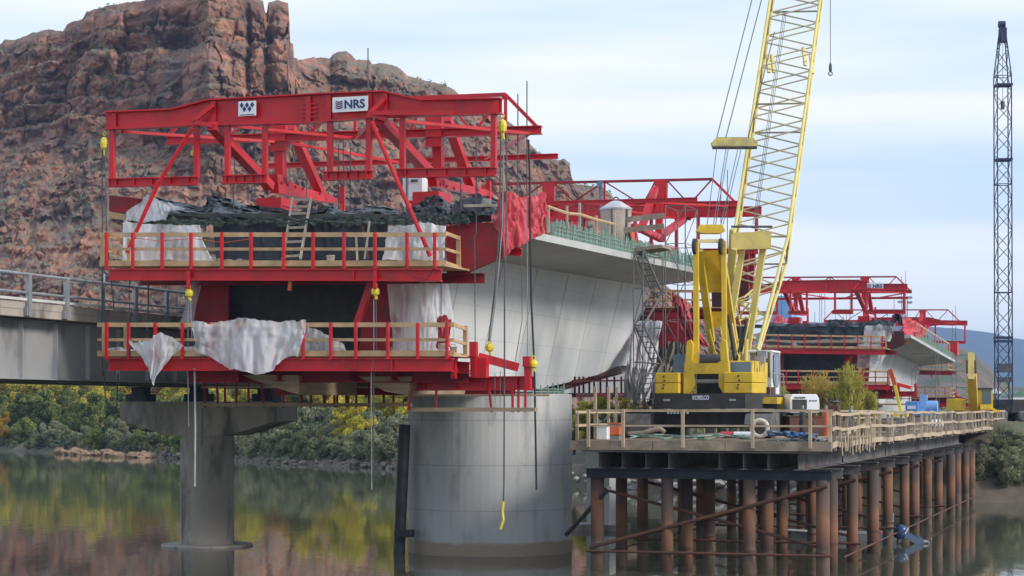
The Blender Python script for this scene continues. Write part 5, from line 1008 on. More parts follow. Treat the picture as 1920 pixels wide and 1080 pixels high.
rope([(198, 275, 0), (198, 380, -.3), (205, 500, 0), (212, 560, 0), (215, 600, 0)], .022, 'steel', 'dark rope just right of the leftmost one under the yellow hoist')
rope([(203, 275, 0), (202, 480, -.2), (209, 545, 0)], .016, 'gsteel', 'thin grey rope beside the left end post')
rope([(243, 524, 0), (243, 600, 0)], .018, 'steel', 'short dark rope under the left of the upper platform')
rope([(278, 524, .5), (278, 570, .5), (276, 620, .5)], .03, 'steel', 'thick short rope seen through the old bridge rail')
rope([(195, 695, .5), (197, 740, .5), (205, 775, .5), (212, 778, .5), (219, 760, .5), (222, 700, .5)], .022, 'steel', 'dark rope hanging in a loop beside the old bridge pier')
rope([(190, 560, .6), (215, 580, .6), (240, 578, .6), (280, 584, .6)], .02, 'steel', 'slack dark cable in front of the old bridge rail')
rope([(365, 690, -.9), (366, 800, -.9), (365, 912, -.9)], .035, 'strap', 'pale strap hanging over the old bridge pier column')
rope([(380, 765, .5), (378, 838, .5)], .03, 'steel', 'short dark rope over the old bridge pier cap')
rope([(353, 555, -.9), (352, 690, -.9), (354, 800, -.9)], .014, 'gsteel', 'thin chain below the left lower hoist')
rope([(357, 555, -.9), (360, 640, -.9)], .014, 'gsteel', 'short thin chain just right of the left lower hoist')
rope([(701, 560, -.9), (701, 660, -.9), (696, 700, -.9), (697, 918, -.9)], .018, 'gsteel', 'thin pale chain hanging over the river left of the big pier')
rope([(705, 560, -.9), (706, 660, -.9), (701, 700, -.9), (699, 905, -.9)], .018, 'steel', 'thin dark chain hanging over the river left of the big pier')
rope([(827, 530, -.4), (827, 590, -.4)], .018, 'steel', 'thin dark rope above the small red cloth')
rope([(890, 440, .6), (891, 650, .6)], .016, 'steel', 'thin wire in front of the dark red wing form')
rope([(939, 250, .8), (937, 420, .8), (928, 540, .8), (916, 640, .9)], .025, 'steel', 'left rope of the three falling from the upper right hoist')
rope([(945, 250, .8), (942, 420, .8), (932, 540, .8), (919, 640, .9)], .02, 'gsteel', 'middle rope of the three falling from the upper right hoist')
rope([(950, 250, .8), (949, 440, .8), (946, 560, .8), (946, 660, .9), (945, 900, .9), (944, 945, .9)], .026, 'steel', 'dark rope reaching far down in front of the big round pier')
rope([(944, 940, .9), (942, 960, .9), (944, 975, .9), (938, 992, .9)], .045, 'hoist', 'yellow chain tail hanging low in front of the big round pier', 'hanging_chain', 'chain')
rope([(991, 262, 1.1), (993, 330, 1.1), (994, 420, 1.1), (996, 560, 1.1), (1002, 690, 1.1), (1006, 918, 1.1)], .034, 'black', 'thick black rope falling past the right end of the red beams')
rope([(988, 372, 1.1), (989, 560, 1.1), (989, 670, 1.1)], .018, 'gsteel', 'thin grey rope just left of the thick black one')
rope([(978, 478, 3), (979, 600, 3), (964, 690, 3)], .012, 'steel', 'fine line slanting over the concrete web')
rope([(928, 700, 1.1), (928, 755, 1.1)], .012, 'gsteel', 'short pale line under the right lifting lugs')
rope([(938, 695, 1.1), (938, 770, 1.1)], .012, 'gsteel', 'second short pale line under the right lifting lugs')
# ---------------------------------------------------------------- things on the deck beyond
tk = empty('concrete_hopper', onU(1155, 470, 6.0), 'round tan tank with a white cone lid on the near deck', 'tank'); c = onU(1155, 478, 6.0)
b_ = MB().lathe(c, [(.62, 0), (.64, 1.0), (.68, 1.95)], 20).build('body', 'tan', tk, True); MB().lathe(c, [(.70, 1.95), (.72, 2.02), (.25, 2.32), (.12, 2.36)], 20).build('lid', 'lidg', tk)
MB().torus(c+ZH*2.4, .12, .03, (UH, ZH, VH), 12, 6).build('lifting_ring', 'steel', tk)
for a_ in (0.9, 2.6, 4.4, 5.4): MB().beam(c+V3((math.cos(a_), math.sin(a_), 0))*.66, c+V3((math.cos(a_), math.sin(a_), 0))*.72+ZH*1.95, .06, .05).build('rib', 'steel', b_)
for px, y0, y1 in ((1028, 388, 433), (1063, 384, 440), (1087, 378, 450), (1118, 402, 470), (1142, 408, 490), (1152, 400, 492), (1160, 412, 495)):
    pass
rl = empty('deck_railing', uvz(7.3, 15, 12.6), 'weathered timber railing along the edge of the near deck', 'railing')
pv = None
for px, y0, y1 in ((1028, 388, 436), (1063, 386, 444), (1087, 380, 449), (1118, 404, 457), (1142, 412, 464), (1152, 398, 466)):
    MB().beam(onU(px, y1, 7.4), onU(px, y0, 7.4), .08, .08, VH).build('rail_post', 'gwoodL', rl)
MB().path([onU(1026, 387, 7.4), onU(1063, 400, 7.4), onU(1087, 402, 7.4), onU(1118, 412, 7.4), onU(1150, 420, 7.4)], .06, 6).build('top_board', 'lumber', rl)
tag(MB().prism([onV(1152, 470, 19), onV(1240, 458, 19), onV(1243, 464, 19), onV(1155, 476, 19)], VH*1.5).build('plank', 'gwood'), 'grey plank stage over the deck edge beside the scaffold', 'plank')
for (a, b, nm) in (((1175, 412), (1245, 404), 'upper'), ((1170, 432), (1245, 424), 'lower')):
    tag(MB().beam(onV(a[0], a[1], 18), onV(b[0], b[1], 18), .06, .22).build('guard_board', 'gwood'), nm+' brown guard board behind the scaffold on the near deck', 'board')
bs = empty('hose_reel', onU(1176, 455, 6.5), 'orange and red hose reel beside the tan tank', 'reel'); c = onU(1176, 440, 6.5)
MB().lathe(c-UH*.1, [(.3, 0), (.3, .05), (.14, .06), (.14, .3), (.3, .31), (.3, .36)], 20, (VH, ZH, UH)).build('drum', 'orange', bs); MB().beam(c-ZH*.4, c, .4, .05, VH).build('stand', 'steel', bs)
# blue post on the second traveller's portal
tag(MB().beam(onV(1125, 346, 37.7), onV(1128, 405, 37.7), .12, .14, VH).beam(onV(1125, 340, 37.6), onV(1125, 352, 37.6), .25, .2, VH).build('prop', 'blueg'), 'slender blue grey prop on the second red traveller', 'prop')
k = empty('soffit_walkway', onU(1130, 742, 2.9), 'dark hanging walkway and form under the back of the near cantilever', 'walkway')
MB().prism([onU(1052, 733, 2.95), onU(1160, 686, 2.95), onU(1168, 700, 2.95), onU(1150, 706, 2.95), onU(1075, 712, 2.95)], -UH*1.2).build('soffit_form', 'dred2', k)
MB().beam(onU(1073, 741, 3.2), onU(1195, 740, 3.2), .35, .2).build('walkway_board', 'dred2', k); MB().beam(onU(1073, 715, 3.2), onU(1195, 713, 3.2), .06, .08).build('walkway_rail', 'dred2', k)
for px in (1078, 1086, 1094, 1105, 1114, 1126, 1138, 1152, 1165, 1178, 1190): MB().beam(onU(px, 706, 3.2), onU(px, 742, 3.2), .08, .08, VH).build('walkway_hanger', 'dred2', k)
# scaffold stair towers
def scaffold(u0, u1, v0, v1, z0, z1, lb, n=8, stairs=True):
    o = empty('scaffold_tower', uvz((u0+u1)/2, (v0+v1)/2, z0), lb, 'scaffold', 'scaffold towers beside the near deck')
    for uu in (u0, u1):
        for vv in (v0, v1): MB().tube(uvz(uu, vv, z0), uvz(uu, vv, z1), .026, 6).build('standard', 'scaf', o)
    h_ = (z1-z0)/n
    for i in range(n+1):
        z_ = z0+h_*i; k = MB(); P_ = [uvz(u0, v0, z_), uvz(u1, v0, z_), uvz(u1, v1, z_), uvz(u0, v1, z_)]
        for a, b in zip(P_, P_[1:]+P_[:1]): k.tube(a, b, .018, 5)
        k.build('ledger_frame', 'scaf', o)
        if i < n:
            sgn = i % 2; a = uvz(u1, v0 if sgn else v1, z_); b = uvz(u1, v1 if sgn else v0, z_+h_); MB().tube(a, b, .02, 5).build('cross_brace', 'scaf', o)
            a = uvz(u0 if sgn else u1, v0, z_); b = uvz(u1 if sgn else u0, v0, z_+h_); MB().tube(a, b, .02, 5).build('cross_brace', 'scaf', o)
            if stairs:
                um = (u0+u1)/2; a = uvz(um, v0+.2 if sgn else v1-.2, z_); b = uvz(um, v1-.2 if sgn else v0+.2, z_+h_); k = MB()
                for q in (-.2, .2): k.beam(a+UH*q, b+UH*q, .04, .1)
                for j in range(1, 7): c = lerp(a, b, j/7); k.box(c, .42, .18, .03)
                k.build('stair_flight', 'scaf', o)
    return o
scaffold(7.7, 8.1, 18.0, 21.4, 4.9, 12.6, 'grey scaffold stair tower in front of the concrete web end', 5)
scaffold(7.8, 8.7, 23.0, 25.3, 4.9, 15.0, 'taller grey scaffold tower beside the crane gantry rising above the deck', 6, False)
scaffold(8.6, 10.6, 137, 141, 5, 11.5, 'far grey scaffold under the right end of the far cantilever', 4, False)['group'] = 'far scaffolds'
# blue domed enclosure on the far deck
tag(MB().prism([onV(x, y, 125) for x, y in ((1443, 604), (1443, 580), (1447, 566), (1455, 557), (1464, 554), (1473, 557), (1480, 567), (1484, 584), (1485, 604))], VH*3).build('tent', 'bluet'), 'blue dome shaped tent on the far deck left of the red truss leg', 'tent')
for px, w_, h_, lb in ((1452, 10, 14, 'orange red tarp heap at the foot of the blue tent'),):
    cloth('tarpaulin', [[(1450, 596, 118), (1458, 590, 118), (1468, 594, 118), (1474, 600, 118)], [(1446, 606, 117), (1458, 606, 117), (1468, 606, 117), (1476, 606, 117)]], 'tarpR', lb, nu=20, nv=8, amp=.2, seed=41)
cloth('tarpaulin', [[(1432, 604, 107), (1480, 606, 107), (1530, 606, 107), (1570, 600, 107), (1600, 603, 107), (1640, 600, 107), (1676, 600, 107)], [(1432, 612, 106), (1480, 612, 106), (1530, 612, 106), (1570, 612, 106), (1600, 612, 106), (1640, 612, 106), (1676, 612, 106)]], 'tarpB', 'black tarpaulin along the deck edge of the far traveller', nu=80, nv=8, amp=.35, seed=42)
cloth('tarpaulin', [[(1432, 612, 106), (1500, 612, 106), (1570, 612, 106), (1620, 612, 106)], [(1432, 638, 106), (1500, 637, 106), (1570, 636, 106), (1620, 635, 106)]], 'tarpG', 'dark curtain behind the far traveller upper railing', nu=60, nv=8, amp=.25, seed=43)
cloth('plastic_sheet', [[(1620, 612, 106), (1650, 610, 106), (1678, 608, 107)], [(1618, 640, 106), (1650, 640, 106), (1676, 640, 107)]], 'plas', 'pale plastic sheet at the right end of the far traveller upper railing', 'plastic sheet', nu=30, nv=12, amp=.3, seed=44)
cloth('plastic_sheet', [[(1610, 645, 107), (1640, 645, 107), (1672, 640, 108)], [(1608, 670, 107), (1640, 672, 107), (1660, 665, 108)], [(1606, 690, 107), (1636, 690, 107), (1650, 690, 108)]], 'plas', 'pale plastic curtain on the web of the far traveller', 'plastic sheet', nu=30, nv=18, amp=.3, seed=45)
cloth('tarpaulin', [[(1692, 597, 113), (1704, 598, 115), (1722, 604, 118)], [(1690, 612, 113), (1704, 614, 115), (1726, 620, 118)], [(1692, 624, 113), (1706, 628, 115), (1724, 634, 118)]], 'tarpR', 'orange red tarpaulin behind the right end of the far traveller', nu=30, nv=14, amp=.3, seed=46, dirv=UH)
cloth('tarpaulin', [[(1672, 590, 109), (1684, 585, 109), (1692, 596, 110)], [(1674, 606, 109), (1684, 606, 109), (1692, 610, 110)]], 'tarpB', 'dark bundle at the top right of the far traveller deck', nu=16, nv=10, amp=.4, seed=47)
# floodlight mast
lm = empty('floodlight_mast', onV(1697, 640, 150), 'grey mast with floodlights behind the far traveller', 'light mast')
for px in (1693, 1697, 1701): MB().tube(onV(px, 640, 150), onV(px, 556, 150), .05, 6).build('pole', 'steel', lm)
for px, py in ((1688, 558), (1688, 566), (1706, 558), (1706, 567)): MB().box(onV(px, py, 149.8), .5, .3, .25).build('floodlight', 'gsteel', lm)

cloth('plastic_sheet', [[(300, 385, 2.2), (315, 383, 2.2), (335, 386, 2.2)], [(292, 396, 1.9), (315, 397, 1.9), (345, 394, 1.9)]], 'plas', 'small white plastic scrap lying on the black tarpaulin at the left', 'plastic sheet', nu=24, nv=10, amp=.08, seed=61)
tag(MB().beam(onV(545, 524, -.8), onV(543, 545, -.8), .12, .1, VH).build('strap', 'orange'), 'short orange strap end under the middle of the upper platform beam', 'strap')
for i, (x0, y0, x1, y1, m_, lb) in enumerate(((680, 425, 690, 485, 'rustB', 'rusty rod leaning behind the upper railing left of the clear plastic'), (693, 415, 684, 486, 'gwoodL', 'pale stick leaning behind the upper railing left of the clear plastic'), (668, 444, 670, 488, 'lumber', 'tan timber upright behind the middle of the upper railing'), (372, 640, 376, 664, 'grime', 'dark tool standing on the lower platform at the left'))):
    tag(MB().beam(onV(x0, y0, .8), onV(x1, y1, .5), .06, .05, VH).build('rod' if i != 2 else 'timber', m_), lb, 'rod' if i != 2 else 'timber')

# slack cables and a few lines strung over the near platforms
rope([(250, 446, -.4), (300, 452, -.5), (360, 447, -.4), (420, 455, -.4), (470, 448, -.4)], .014, 'orange', 'orange electric cable slung along the upper railing', 'cable', 'cable')
rope([(640, 668, -1.15), (650, 690, -1.2), (668, 694, -1.2), (676, 668, -1.15)], .014, 'black', 'short black cable looping below the lower railing', 'cable', 'cable')
rope([(760, 497, -1.15), (772, 520, -1.2), (800, 524, -1.2), (815, 500, -1.15)], .012, 'black', 'short black cable looping below the upper railing at the right', 'cable', 'cable')

# clutter on the far cantilever
fr = empty('deck_railing', uvz(7.3, 130, 12.0), 'timber railing along the edge of the far deck', 'railing')
for i in range(12):
    v = 117+i*2.6; MB().beam(uvz(7.45, v, zd(v)), uvz(7.45, v, zd(v)+1.5), .09, .09, VH).build('rail_post', 'lumberP', fr)
MB().beam(uvz(7.4, 117, zd(117)+1.45), uvz(7.4, 146, zd(146)+1.45), .06, .14).build('top_board', 'lumberP', fr)
rgf = random.Random(9)
for i, (u_, v_, w_, h_, m_, lb) in enumerate(((6.6, 120, 1.4, 1.3, 'tarpR', 'red covered stack just right of the far red tarpaulin'), (6.4, 125, 1.6, 1.0, 'lumberP', 'timber stack on the far deck'), (6.5, 130, 1.2, 1.2, 'rustB', 'brown bin on the far deck'), (6.3, 136, 1.5, .9, 'ply', 'plywood stack near the right end of the far deck'))):
    p = uvz(u_, v_, zd(v_)); o = empty('material_stack', p, lb, 'stack')
    for j in range(3): MB().box(p+ZH*(h_*(j+.5)/3)+UH*rgf.uniform(-.1, .1), w_*rgf.uniform(.8, 1), 2.0*rgf.uniform(.8, 1), h_/3-.02).build('layer', m_, o)
scaffold(6.2, 8.4, 124, 127, 5, 11.3, 'far grey scaffold beside the web of the far cantilever', 4, False)['group'] = 'far scaffolds'
MB().box(onV(1788, 654, 156), 1.0, 2.0, 1.5).build('form_panel', 'red', TR[2][0])
# ---------------------------------------------------------------- things on the trestle
ge = empty('generator', at(1508, 775, 76.2), 'white portable generator with a dark grille beside the crane cab', 'generator')
Ug = V3((0.98, 0.2, 0)).normalized(); Vg = V3((-0.2, 0.98, 0)).normalized(); c = at(1509, 757, 76.4)
b_ = MB().prism([c+Ug*a+ZH*z for a, z in ((-.60, -.36), (.60, -.36), (.63, -.1), (.60, .22), (.5, .38), (-.52, .38), (-.62, .22))], Vg*0.9).build('housing', 'white', ge, bevel=0.03)
MB().box(c-Vg*.012+Ug*-.22-ZH*.03, .60, .03, .40, Ug, Vg).build('grille', 'grime', b_)
text_mesh('lettering', 'MULTIQUIP', c-Vg*.02+Ug*-.20+ZH*.24, Ug, ZH, .07, 'navyT', b_, width=.46, bold=.01)
for q in (.22, .34, .46): MB().box(c-Vg*.012+Ug*q+ZH*.12, .06, .03, .05, Ug, Vg).build('latch', 'grime', b_)
MB().box(c-ZH*.42+Vg*.45, .95, .9, .10, Ug, Vg).build('skid', 'grime', ge)
tb = empty('tool_box', at(1510, 812, 76.2), 'brown steel gang box carrying the white generator', 'tool box'); c2 = at(1514, 793, 76.5); c2.z = zD+.42
bb = MB().box(c2+Vg*.45, 1.5, .9, .84, Ug, Vg).build('body', 'rustB', tb, bevel=.02); MB().box(c2+Vg*.45+ZH*.44, 1.54, .94, .05, Ug, Vg).build('lid', 'rustB', bb)
for q in (-.3, .3): MB().box(c2+Vg*-.012+Ug*q+ZH*.2, .08, .03, .12, Ug, Vg).build('latch', 'steel', bb)
wp = empty('welding_pump', at(1560, 790, 81), 'dark machine with pipes behind the white generator', 'pump'); c3 = at(1563, 770, 81.5)
MB().box(c3, .5, .6, .5).build('engine_block', 'rustB', wp, bevel=.04); MB().tube(c3-UH*.1, c3-UH*.35+ZH*.5, .05).tube(c3+UH*.1, c3+UH*.12+ZH*.55, .07).build('exhaust', 'steel', wp); MB().torus(c3+ZH*.38+UH*.05, .16, .05, (UH, VH, ZH), 14, 6).build('air_filter', 'steel', wp)
MB().box(c3-ZH*.55, .7, .7, .6).build('frame_skid', 'rustB', wp)
lr = empty('life_ring', at(1425, 820, 74.2), 'white life ring hanging on the front railing of the trestle', 'life ring')
c4 = at(1424.5, 803, 74.0); rr_ = MB().torus(c4, .31, .085, (UH, ZH, VH), 36, 12).build('ring', 'ring', lr, True)
for a_ in (0.8, 2.4, 3.9, 5.5): MB().torus(c4+(UH*math.cos(a_)+ZH*math.sin(a_))*.31, .095, .018, ((UH*math.cos(a_)+ZH*math.sin(a_)), VH, ZH), 14, 6).build('rope_band', 'gwoodL', rr_)
def onDeck(px, py): return onZ(px, py, zD)
bp = empty('barrier_pole', onV(1395, 812, 9.6), 'red and white painted pole lying on the deck left of the life ring', 'pole'); 
a = onV(1352, 812, 9.8); b = onV(1412, 810, 9.8); a.z = b.z = zD+.22
MB().tube(lerp(a, b, .42), b, .115, 12).build('white_section', 'white', bp); MB().tube(a, lerp(a, b, .42), .115, 12).build('red_section', 'tarpR', bp)
for q, z_ in ((1131, 0), ): 
    cl = empty('cooler', onV(1131, 818, 10), 'white plastic box beside the orange one at the left deck corner', 'box'); p = onV(1131, 812, 9.9); p.z = zD+.25; bb = MB().box(p, .42, .4, .48).build('body', 'white', cl, bevel=.03); MB().box(p+ZH*.27, .45, .43, .06).build('lid', 'white', bb)
    cl = empty('fuel_tank', onV(1153, 818, 10), 'orange red box on the deck at the left front corner', 'box'); p = onV(1153, 808, 10.3); p.z = zD+.38; bb = MB().box(p, .5, .5, .42).build('body', 'orange', cl, bevel=.05); MB().box(p+ZH*.24, .52, .52, .05).build('lid', 'orange', bb); MB().box(p-ZH*.30, .44, .42, .16).build('base', 'greyc', bb)
pts = [onV(x, y, 9.7) for x, y in ((1178, 814), (1205, 812), (1225, 806), (1238, 804), (1246, 811))]
tag(MB().path(pts, .09, 8).build('log', 'gwood'), 'bent weathered log lying on the deck beside the orange box', 'log')
rg = random.Random(31)
def coil(name, px0, px1, y0, y1, n, r, m, lb, v=9.4, cat='hose'):
    k = MB()
    for i in range(n):
        ph = rg.uniform(0, 6); L = [onV(px0+(px1-px0)*t_/11+rg.uniform(-4, 4), y0+(y1-y0)*t_/11+3.5*math.sin(t_*.8+ph)+rg.uniform(-2, 2), v+rg.uniform(-.3, .5)) for t_ in range(12)]
        for q in L: q.z = max(q.z, zD+r)
        k.path(L, r, 6)
    return tag(k.build(name, m), lb, cat)
coil('hose', 1442, 1530, 812, 818, 4, .045, 'hose', 'dark blue hoses bunched on the deck right of the life ring')
coil('hose', 1475, 1515, 815, 818, 2, .05, 'blue', 'bright blue hose lying among the dark hoses')
coil('hose', 1500, 1560, 815, 832, 4, .045, 'gsteel', 'grey hoses slumping over the right front deck corner')
coil('hose', 1180, 1410, 818, 819, 3, .03, 'green', 'green hoses strung along the front of the deck')
coil('hose', 1440, 1530, 826, 829, 2, .03, 'green', 'green cable along the deck edge below the blue hoses')
mt = MB(); mt.hexa([uvz(13.4, 13.2, zD+.01), uvz(15.9, 13.2, zD+.01), uvz(15.9, 13.2, zD+.2), uvz(13.4, 13.2, zD+.2)], [uvz(13.4, 23, zD+.01), uvz(15.9, 23, zD+.01), uvz(15.9, 23, zD+.2), uvz(13.4, 23, zD+.2)])
# rear deck clutter towards the far end
def crate(px, Yd, w_, d_, h_, m, lb, nm='crate', cat='crate', parts=True):
    p = at(px, 780, Yd); p.z = zD; o = empty(nm, p, lb, cat); b_ = MB().box(p+ZH*(h_/2+.03), w_, d_, h_).build('body', m, o, bevel=.02)
    MB().box(p+ZH*(h_+.05), w_*1.03, d_*1.03, .05).build('lid', m, b_)
    for q in (-.3, .3): MB().box(p+UH*q*w_-VH*(d_/2+.01)+ZH*h_*.5, .06, .04, h_*.9).build('batten', 'steel', b_)
crate(1600, 84, 1.6, 1.4, .55, 'ply', 'plywood box just behind the right deck railing')
crate(1640, 92, 1.8, 1.5, .5, 'gwood', 'grey timber crate between the plywood box and the far railing')
crate(1575, 88, .9, .9, .8, 'rustB', 'rusty bin on the deck behind the dark machine')
crate(1685, 104, 1.6, 1.4, .6, 'greyc', 'grey box on the deck left of the blue machine')
be = empty('blue_pump', at(1725, 778, 116), 'bright blue machine with a tank standing on the trestle', 'pump')
p = at(1711, 764, 116); MB().box(p, .75, .9, .75).build('engine_box', 'blue', be, bevel=.04); MB().box(p-VH*.47, .5, .03, .2).build('grille', 'letw', be)
MB().beam(at(1728, 774, 116), at(1733, 740, 116), .42, .42, VH).build('chute', 'bluel', be); MB().lathe(at(1736, 763, 116.2), [(.05, 0), (.38, .02), (.38, .7), (.05, .74)], 20, (VH, ZH, UH)).build('tank', 'bluel', be)
MB().box(at(1728, 776, 116), 2.0, 1.0, .2).build('skid', 'blue', be)
bg_ = at(1757, 770, 118); tag(MB().lathe(V3((bg_.x, bg_.y, zD)), [(.3, 0), (.5, .15), (.46, .4), (.2, .55)], 9).build('sack', 'white'), 'crumpled white sack on the deck right of the blue machine', 'sack')
bl = empty('lift_arm', at(1686, 770, 106), 'slim yellow and orange lift arm leaning left in front of the far pier', 'lift')
MB().beam(at(1689, 772, 106), at(1678, 722, 106), .16, .16, VH).build('lower_arm', 'hoist', bl); MB().beam(at(1678, 722, 106.02), at(1669, 692, 106), .22, .2, VH).build('upper_arm', 'orange', bl); MB().box(at(1688, 776, 106), .9, .9, .3).build('base', 'hoist', bl)
rgl = random.Random(77)
GPL = 'loose boards and pipes lying on the trestle deck'
for i, (u_, v_, L_, an, m_, lb) in enumerate(((15.9, 12.2, 2.6, .2, 'lumberP', 'pale board lying near the right front corner of the deck'), (14.9, 11.2, 1.9, 1.2, 'gwood', 'grey board lying in front of the brown gang box'), (16.3, 19, 3.2, 1.4, 'lumberP', 'long board leaning on the side railing behind the dark machine'), (15.6, 26, 2.8, .9, 'gwood', 'grey plank between the plywood box and the timber crate'), (16.4, 33, 3.5, 1.5, 'steel', 'dark pipe lying along the side railing'), (15.2, 41, 2.5, .5, 'lumberP', 'pale board beyond the timber crate'), (10.2, 10.3, 2.2, .1, 'rustB', 'rusty bar lying behind the front railing beside the log'), (12.4, 10.6, 1.7, .5, 'gwood', 'short grey board lying behind the middle of the front railing'))):
    d_ = UH*math.cos(an)+VH*math.sin(an); p = uvz(u_, v_, zD+.10); tag(MB().beam(p, p+d_*L_+ZH*(.5 if 'leaning' in lb else .05), .22 if m_ != 'steel' else .12, .06 if m_ != 'steel' else .12).build('board' if m_ not in ('steel', 'rustB') else 'pipe', m_), lb, 'board' if m_ not in ('steel', 'rustB') else 'pipe', GPL)
for u_, v_, m_, lb in ((15.6, 13.4, 'grime', 'black gas bottle standing right of the brown gang box'), (16.2, 15.2, 'orange', 'orange gas bottle standing near the side railing'), (15.9, 23.5, 'gsteel', 'grey gas bottle beside the plywood box')):
    p = uvz(u_, v_, zD+.02); o = empty('gas_bottle', p, lb, 'gas bottle', 'gas bottles on the trestle deck'); MB().lathe(p, [(.11, 0), (.12, .05), (.12, 1.0), (.08, 1.12), (.035, 1.16)], 14).build('body', m_, o, True); MB().lathe(p, [(.05, 1.16), (.05, 1.28)], 8).build('valve', 'gsteel', o)
# excavator on the bank beyond the trestle
ex = empty('excavator', at(1832, 775, 134), 'yellow excavator with its boom raised at the far end of the trestle', 'excavator')
e = lambda x, y, Yd=134: at(x, y, Yd)
for px in (1806, 1854):
    k = MB(); k.prism([e(px-9, 786), e(px+9, 786), e(px+11, 779), e(px+9, 772), e(px-9, 772), e(px-11, 779)], V3((0, 3.2, 0))); k.build('track', 'trk', ex)
MB().prism([e(1796, 774, 134.3), e(1866, 774, 134.3), e(1866, 766, 134.3), e(1796, 766, 134.3)], V3((0, 2.4, 0))).build('house_frame', 'yel', ex)
MB().prism([e(1790, 770), e(1811, 770), e(1812, 748), e(1790, 747)], V3((0, 2.6, 0))).build('engine_housing', 'yel', ex, bevel=.05)
cbx = MB().prism([e(1838, 768), e(1862, 768), e(1861, 729), e(1840, 729)], V3((0, 1.6, 0))).build('cab', 'yel', ex); MB().prism([e(1841, 757, 133.95), e(1859, 757, 133.95), e(1858, 732, 133.95), e(1842, 732, 133.95)], V3((0, 1.5, 0))).build('windscreen', 'glass', cbx)
MB().prism([e(1839, 731, 133.9), e(1862, 731, 133.9), e(1861, 727, 133.9), e(1840, 727, 133.9)], V3((0, 1.7, 0))).build('cab_roof', 'grime', cbx)
MB().beam(e(1826, 768, 134.5), e(1822, 700, 131.5), .6, .5, VH).build('boom', 'yel', ex); MB().beam(e(1821, 712, 130.8), e(1821, 662, 131.4), .40, .36, VH).build('stick', 'yelp', ex)
for x in (1814, 1829): MB().beam(e(x, 700, 131), e(x-1, 676, 131.2), .16, .16, VH).build('boom_cylinder', 'rustB', ex)
MB().beam(e(1858, 770), e(1872, 771), 1.0, .18).build('step', 'yel', ex)
# far crawler crane with a dark blue lattice boom
fc = empty('lattice_crane', at(1882, 775, 152), 'distant dark blue lattice boom crane standing at the right edge', 'crane')
M['navyl'] = M['navy']
boom(fc, at(1882, 775, 152), at(1879.5, 44, 152), V3((1, 0, 0)), 1.12, 1.1, 1.0, 4.2, 26, 'navy', .05, .03, .9, .25)
for y in (160, 300, 633, 640): MB().box(at(1881, y, 152), 1.25, 1.2, .16, V3((1, 0, 0)), V3((0, 1, 0))).build('section_joint', 'navy', fc)
MB().box(at(1880, 66, 152), .5, .7, 1.1, V3((1, 0, 0)), V3((0, 1, 0))).lathe(at(1879.5, 46, 152)-V3((.3, 0, 0)), [(.28, 0), (.28, .5)], 14, (V3((0, 1, 0)), ZH, V3((1, 0, 0)))).build('boom_head', 'navy', fc)
MB().tube(at(1880, 190, 151.5), at(1880, 205, 151.5), .16, 8).build('hook_block', 'steel', fc); MB().tube(at(1880, 60, 151.5), at(1880, 190, 151.5), .02, 5).build('hoist_rope', 'steel', fc)
MB().box(at(1883, 690, 152.6), 1.0, .8, .7, V3((1, 0, 0)), V3((0, 1, 0))).box(at(1883, 712, 152.6), 1.0, .8, .4, V3((1, 0, 0)), V3((0, 1, 0))).build('winch_frame', 'steel', fc)
MB().box(at(1886, 762, 154), 3.2, 4.0, 1.1, V3((1, 0, 0)), V3((0, 1, 0))).build('machinery_house', 'grime', fc, bevel=.06)
for px in (1866, 1904): MB().box(at(px, 780, 154), .8, 5, .8, V3((1, 0, 0)), V3((0, 1, 0))).build('track', 'trk', fc, bevel=.15)
# distant site sheds and plant at the right edge
def shed(px0, px1, y0, y1, Yd, m, lb, roof='white', dep=5.0):
    a = at(px0, y1, Yd); b = at(px1, y1, Yd); h_ = (y1-y0)/F*Yd; o = empty('site_shed', (a+b)/2, lb, 'shed'); w_ = (b-a).length
    bd = MB().box((a+b)/2+ZH*h_/2+V3((0, dep/2, 0)), w_, dep, h_, V3((1, 0, 0)), V3((0, 1, 0))).build('wall', m, o)
    MB().prism([a+V3((-.2, -.2, h_)), b+V3((.2, -.2, h_)), (a+b)/2+V3((0, -.2, h_+.35*h_))], V3((0, dep+.4, 0))).build('roof', roof, o)
    MB().box(a+V3((w_*.3, -.03, h_*.35)), w_*.18, .05, h_*.7, V3((1, 0, 0)), V3((0, 1, 0))).build('door', 'steel', o)
shed(1896, 1925, 742, 766, 230, 'white', 'white shed at the far right edge behind the lattice crane', 'greenr')
shed(1862, 1876, 738, 764, 250, 'gsteel', 'small pale shed just left of the lattice crane')
tk_ = empty('site_tank', at(1910, 775, 180), 'grey site tank at the far right edge', 'tank'); MB().lathe(at(1900, 765, 180), [(.2, 0), (.8, .1), (.8, 2.2), (.2, 2.3)], 18, (V3((0, 1, 0)), ZH, V3((1, 0, 0)))).build('tank', 'gsteel', tk_, True); MB().box(at(1908, 778, 180), 1.6, 1.2, .4).build('saddle', 'steel', tk_)
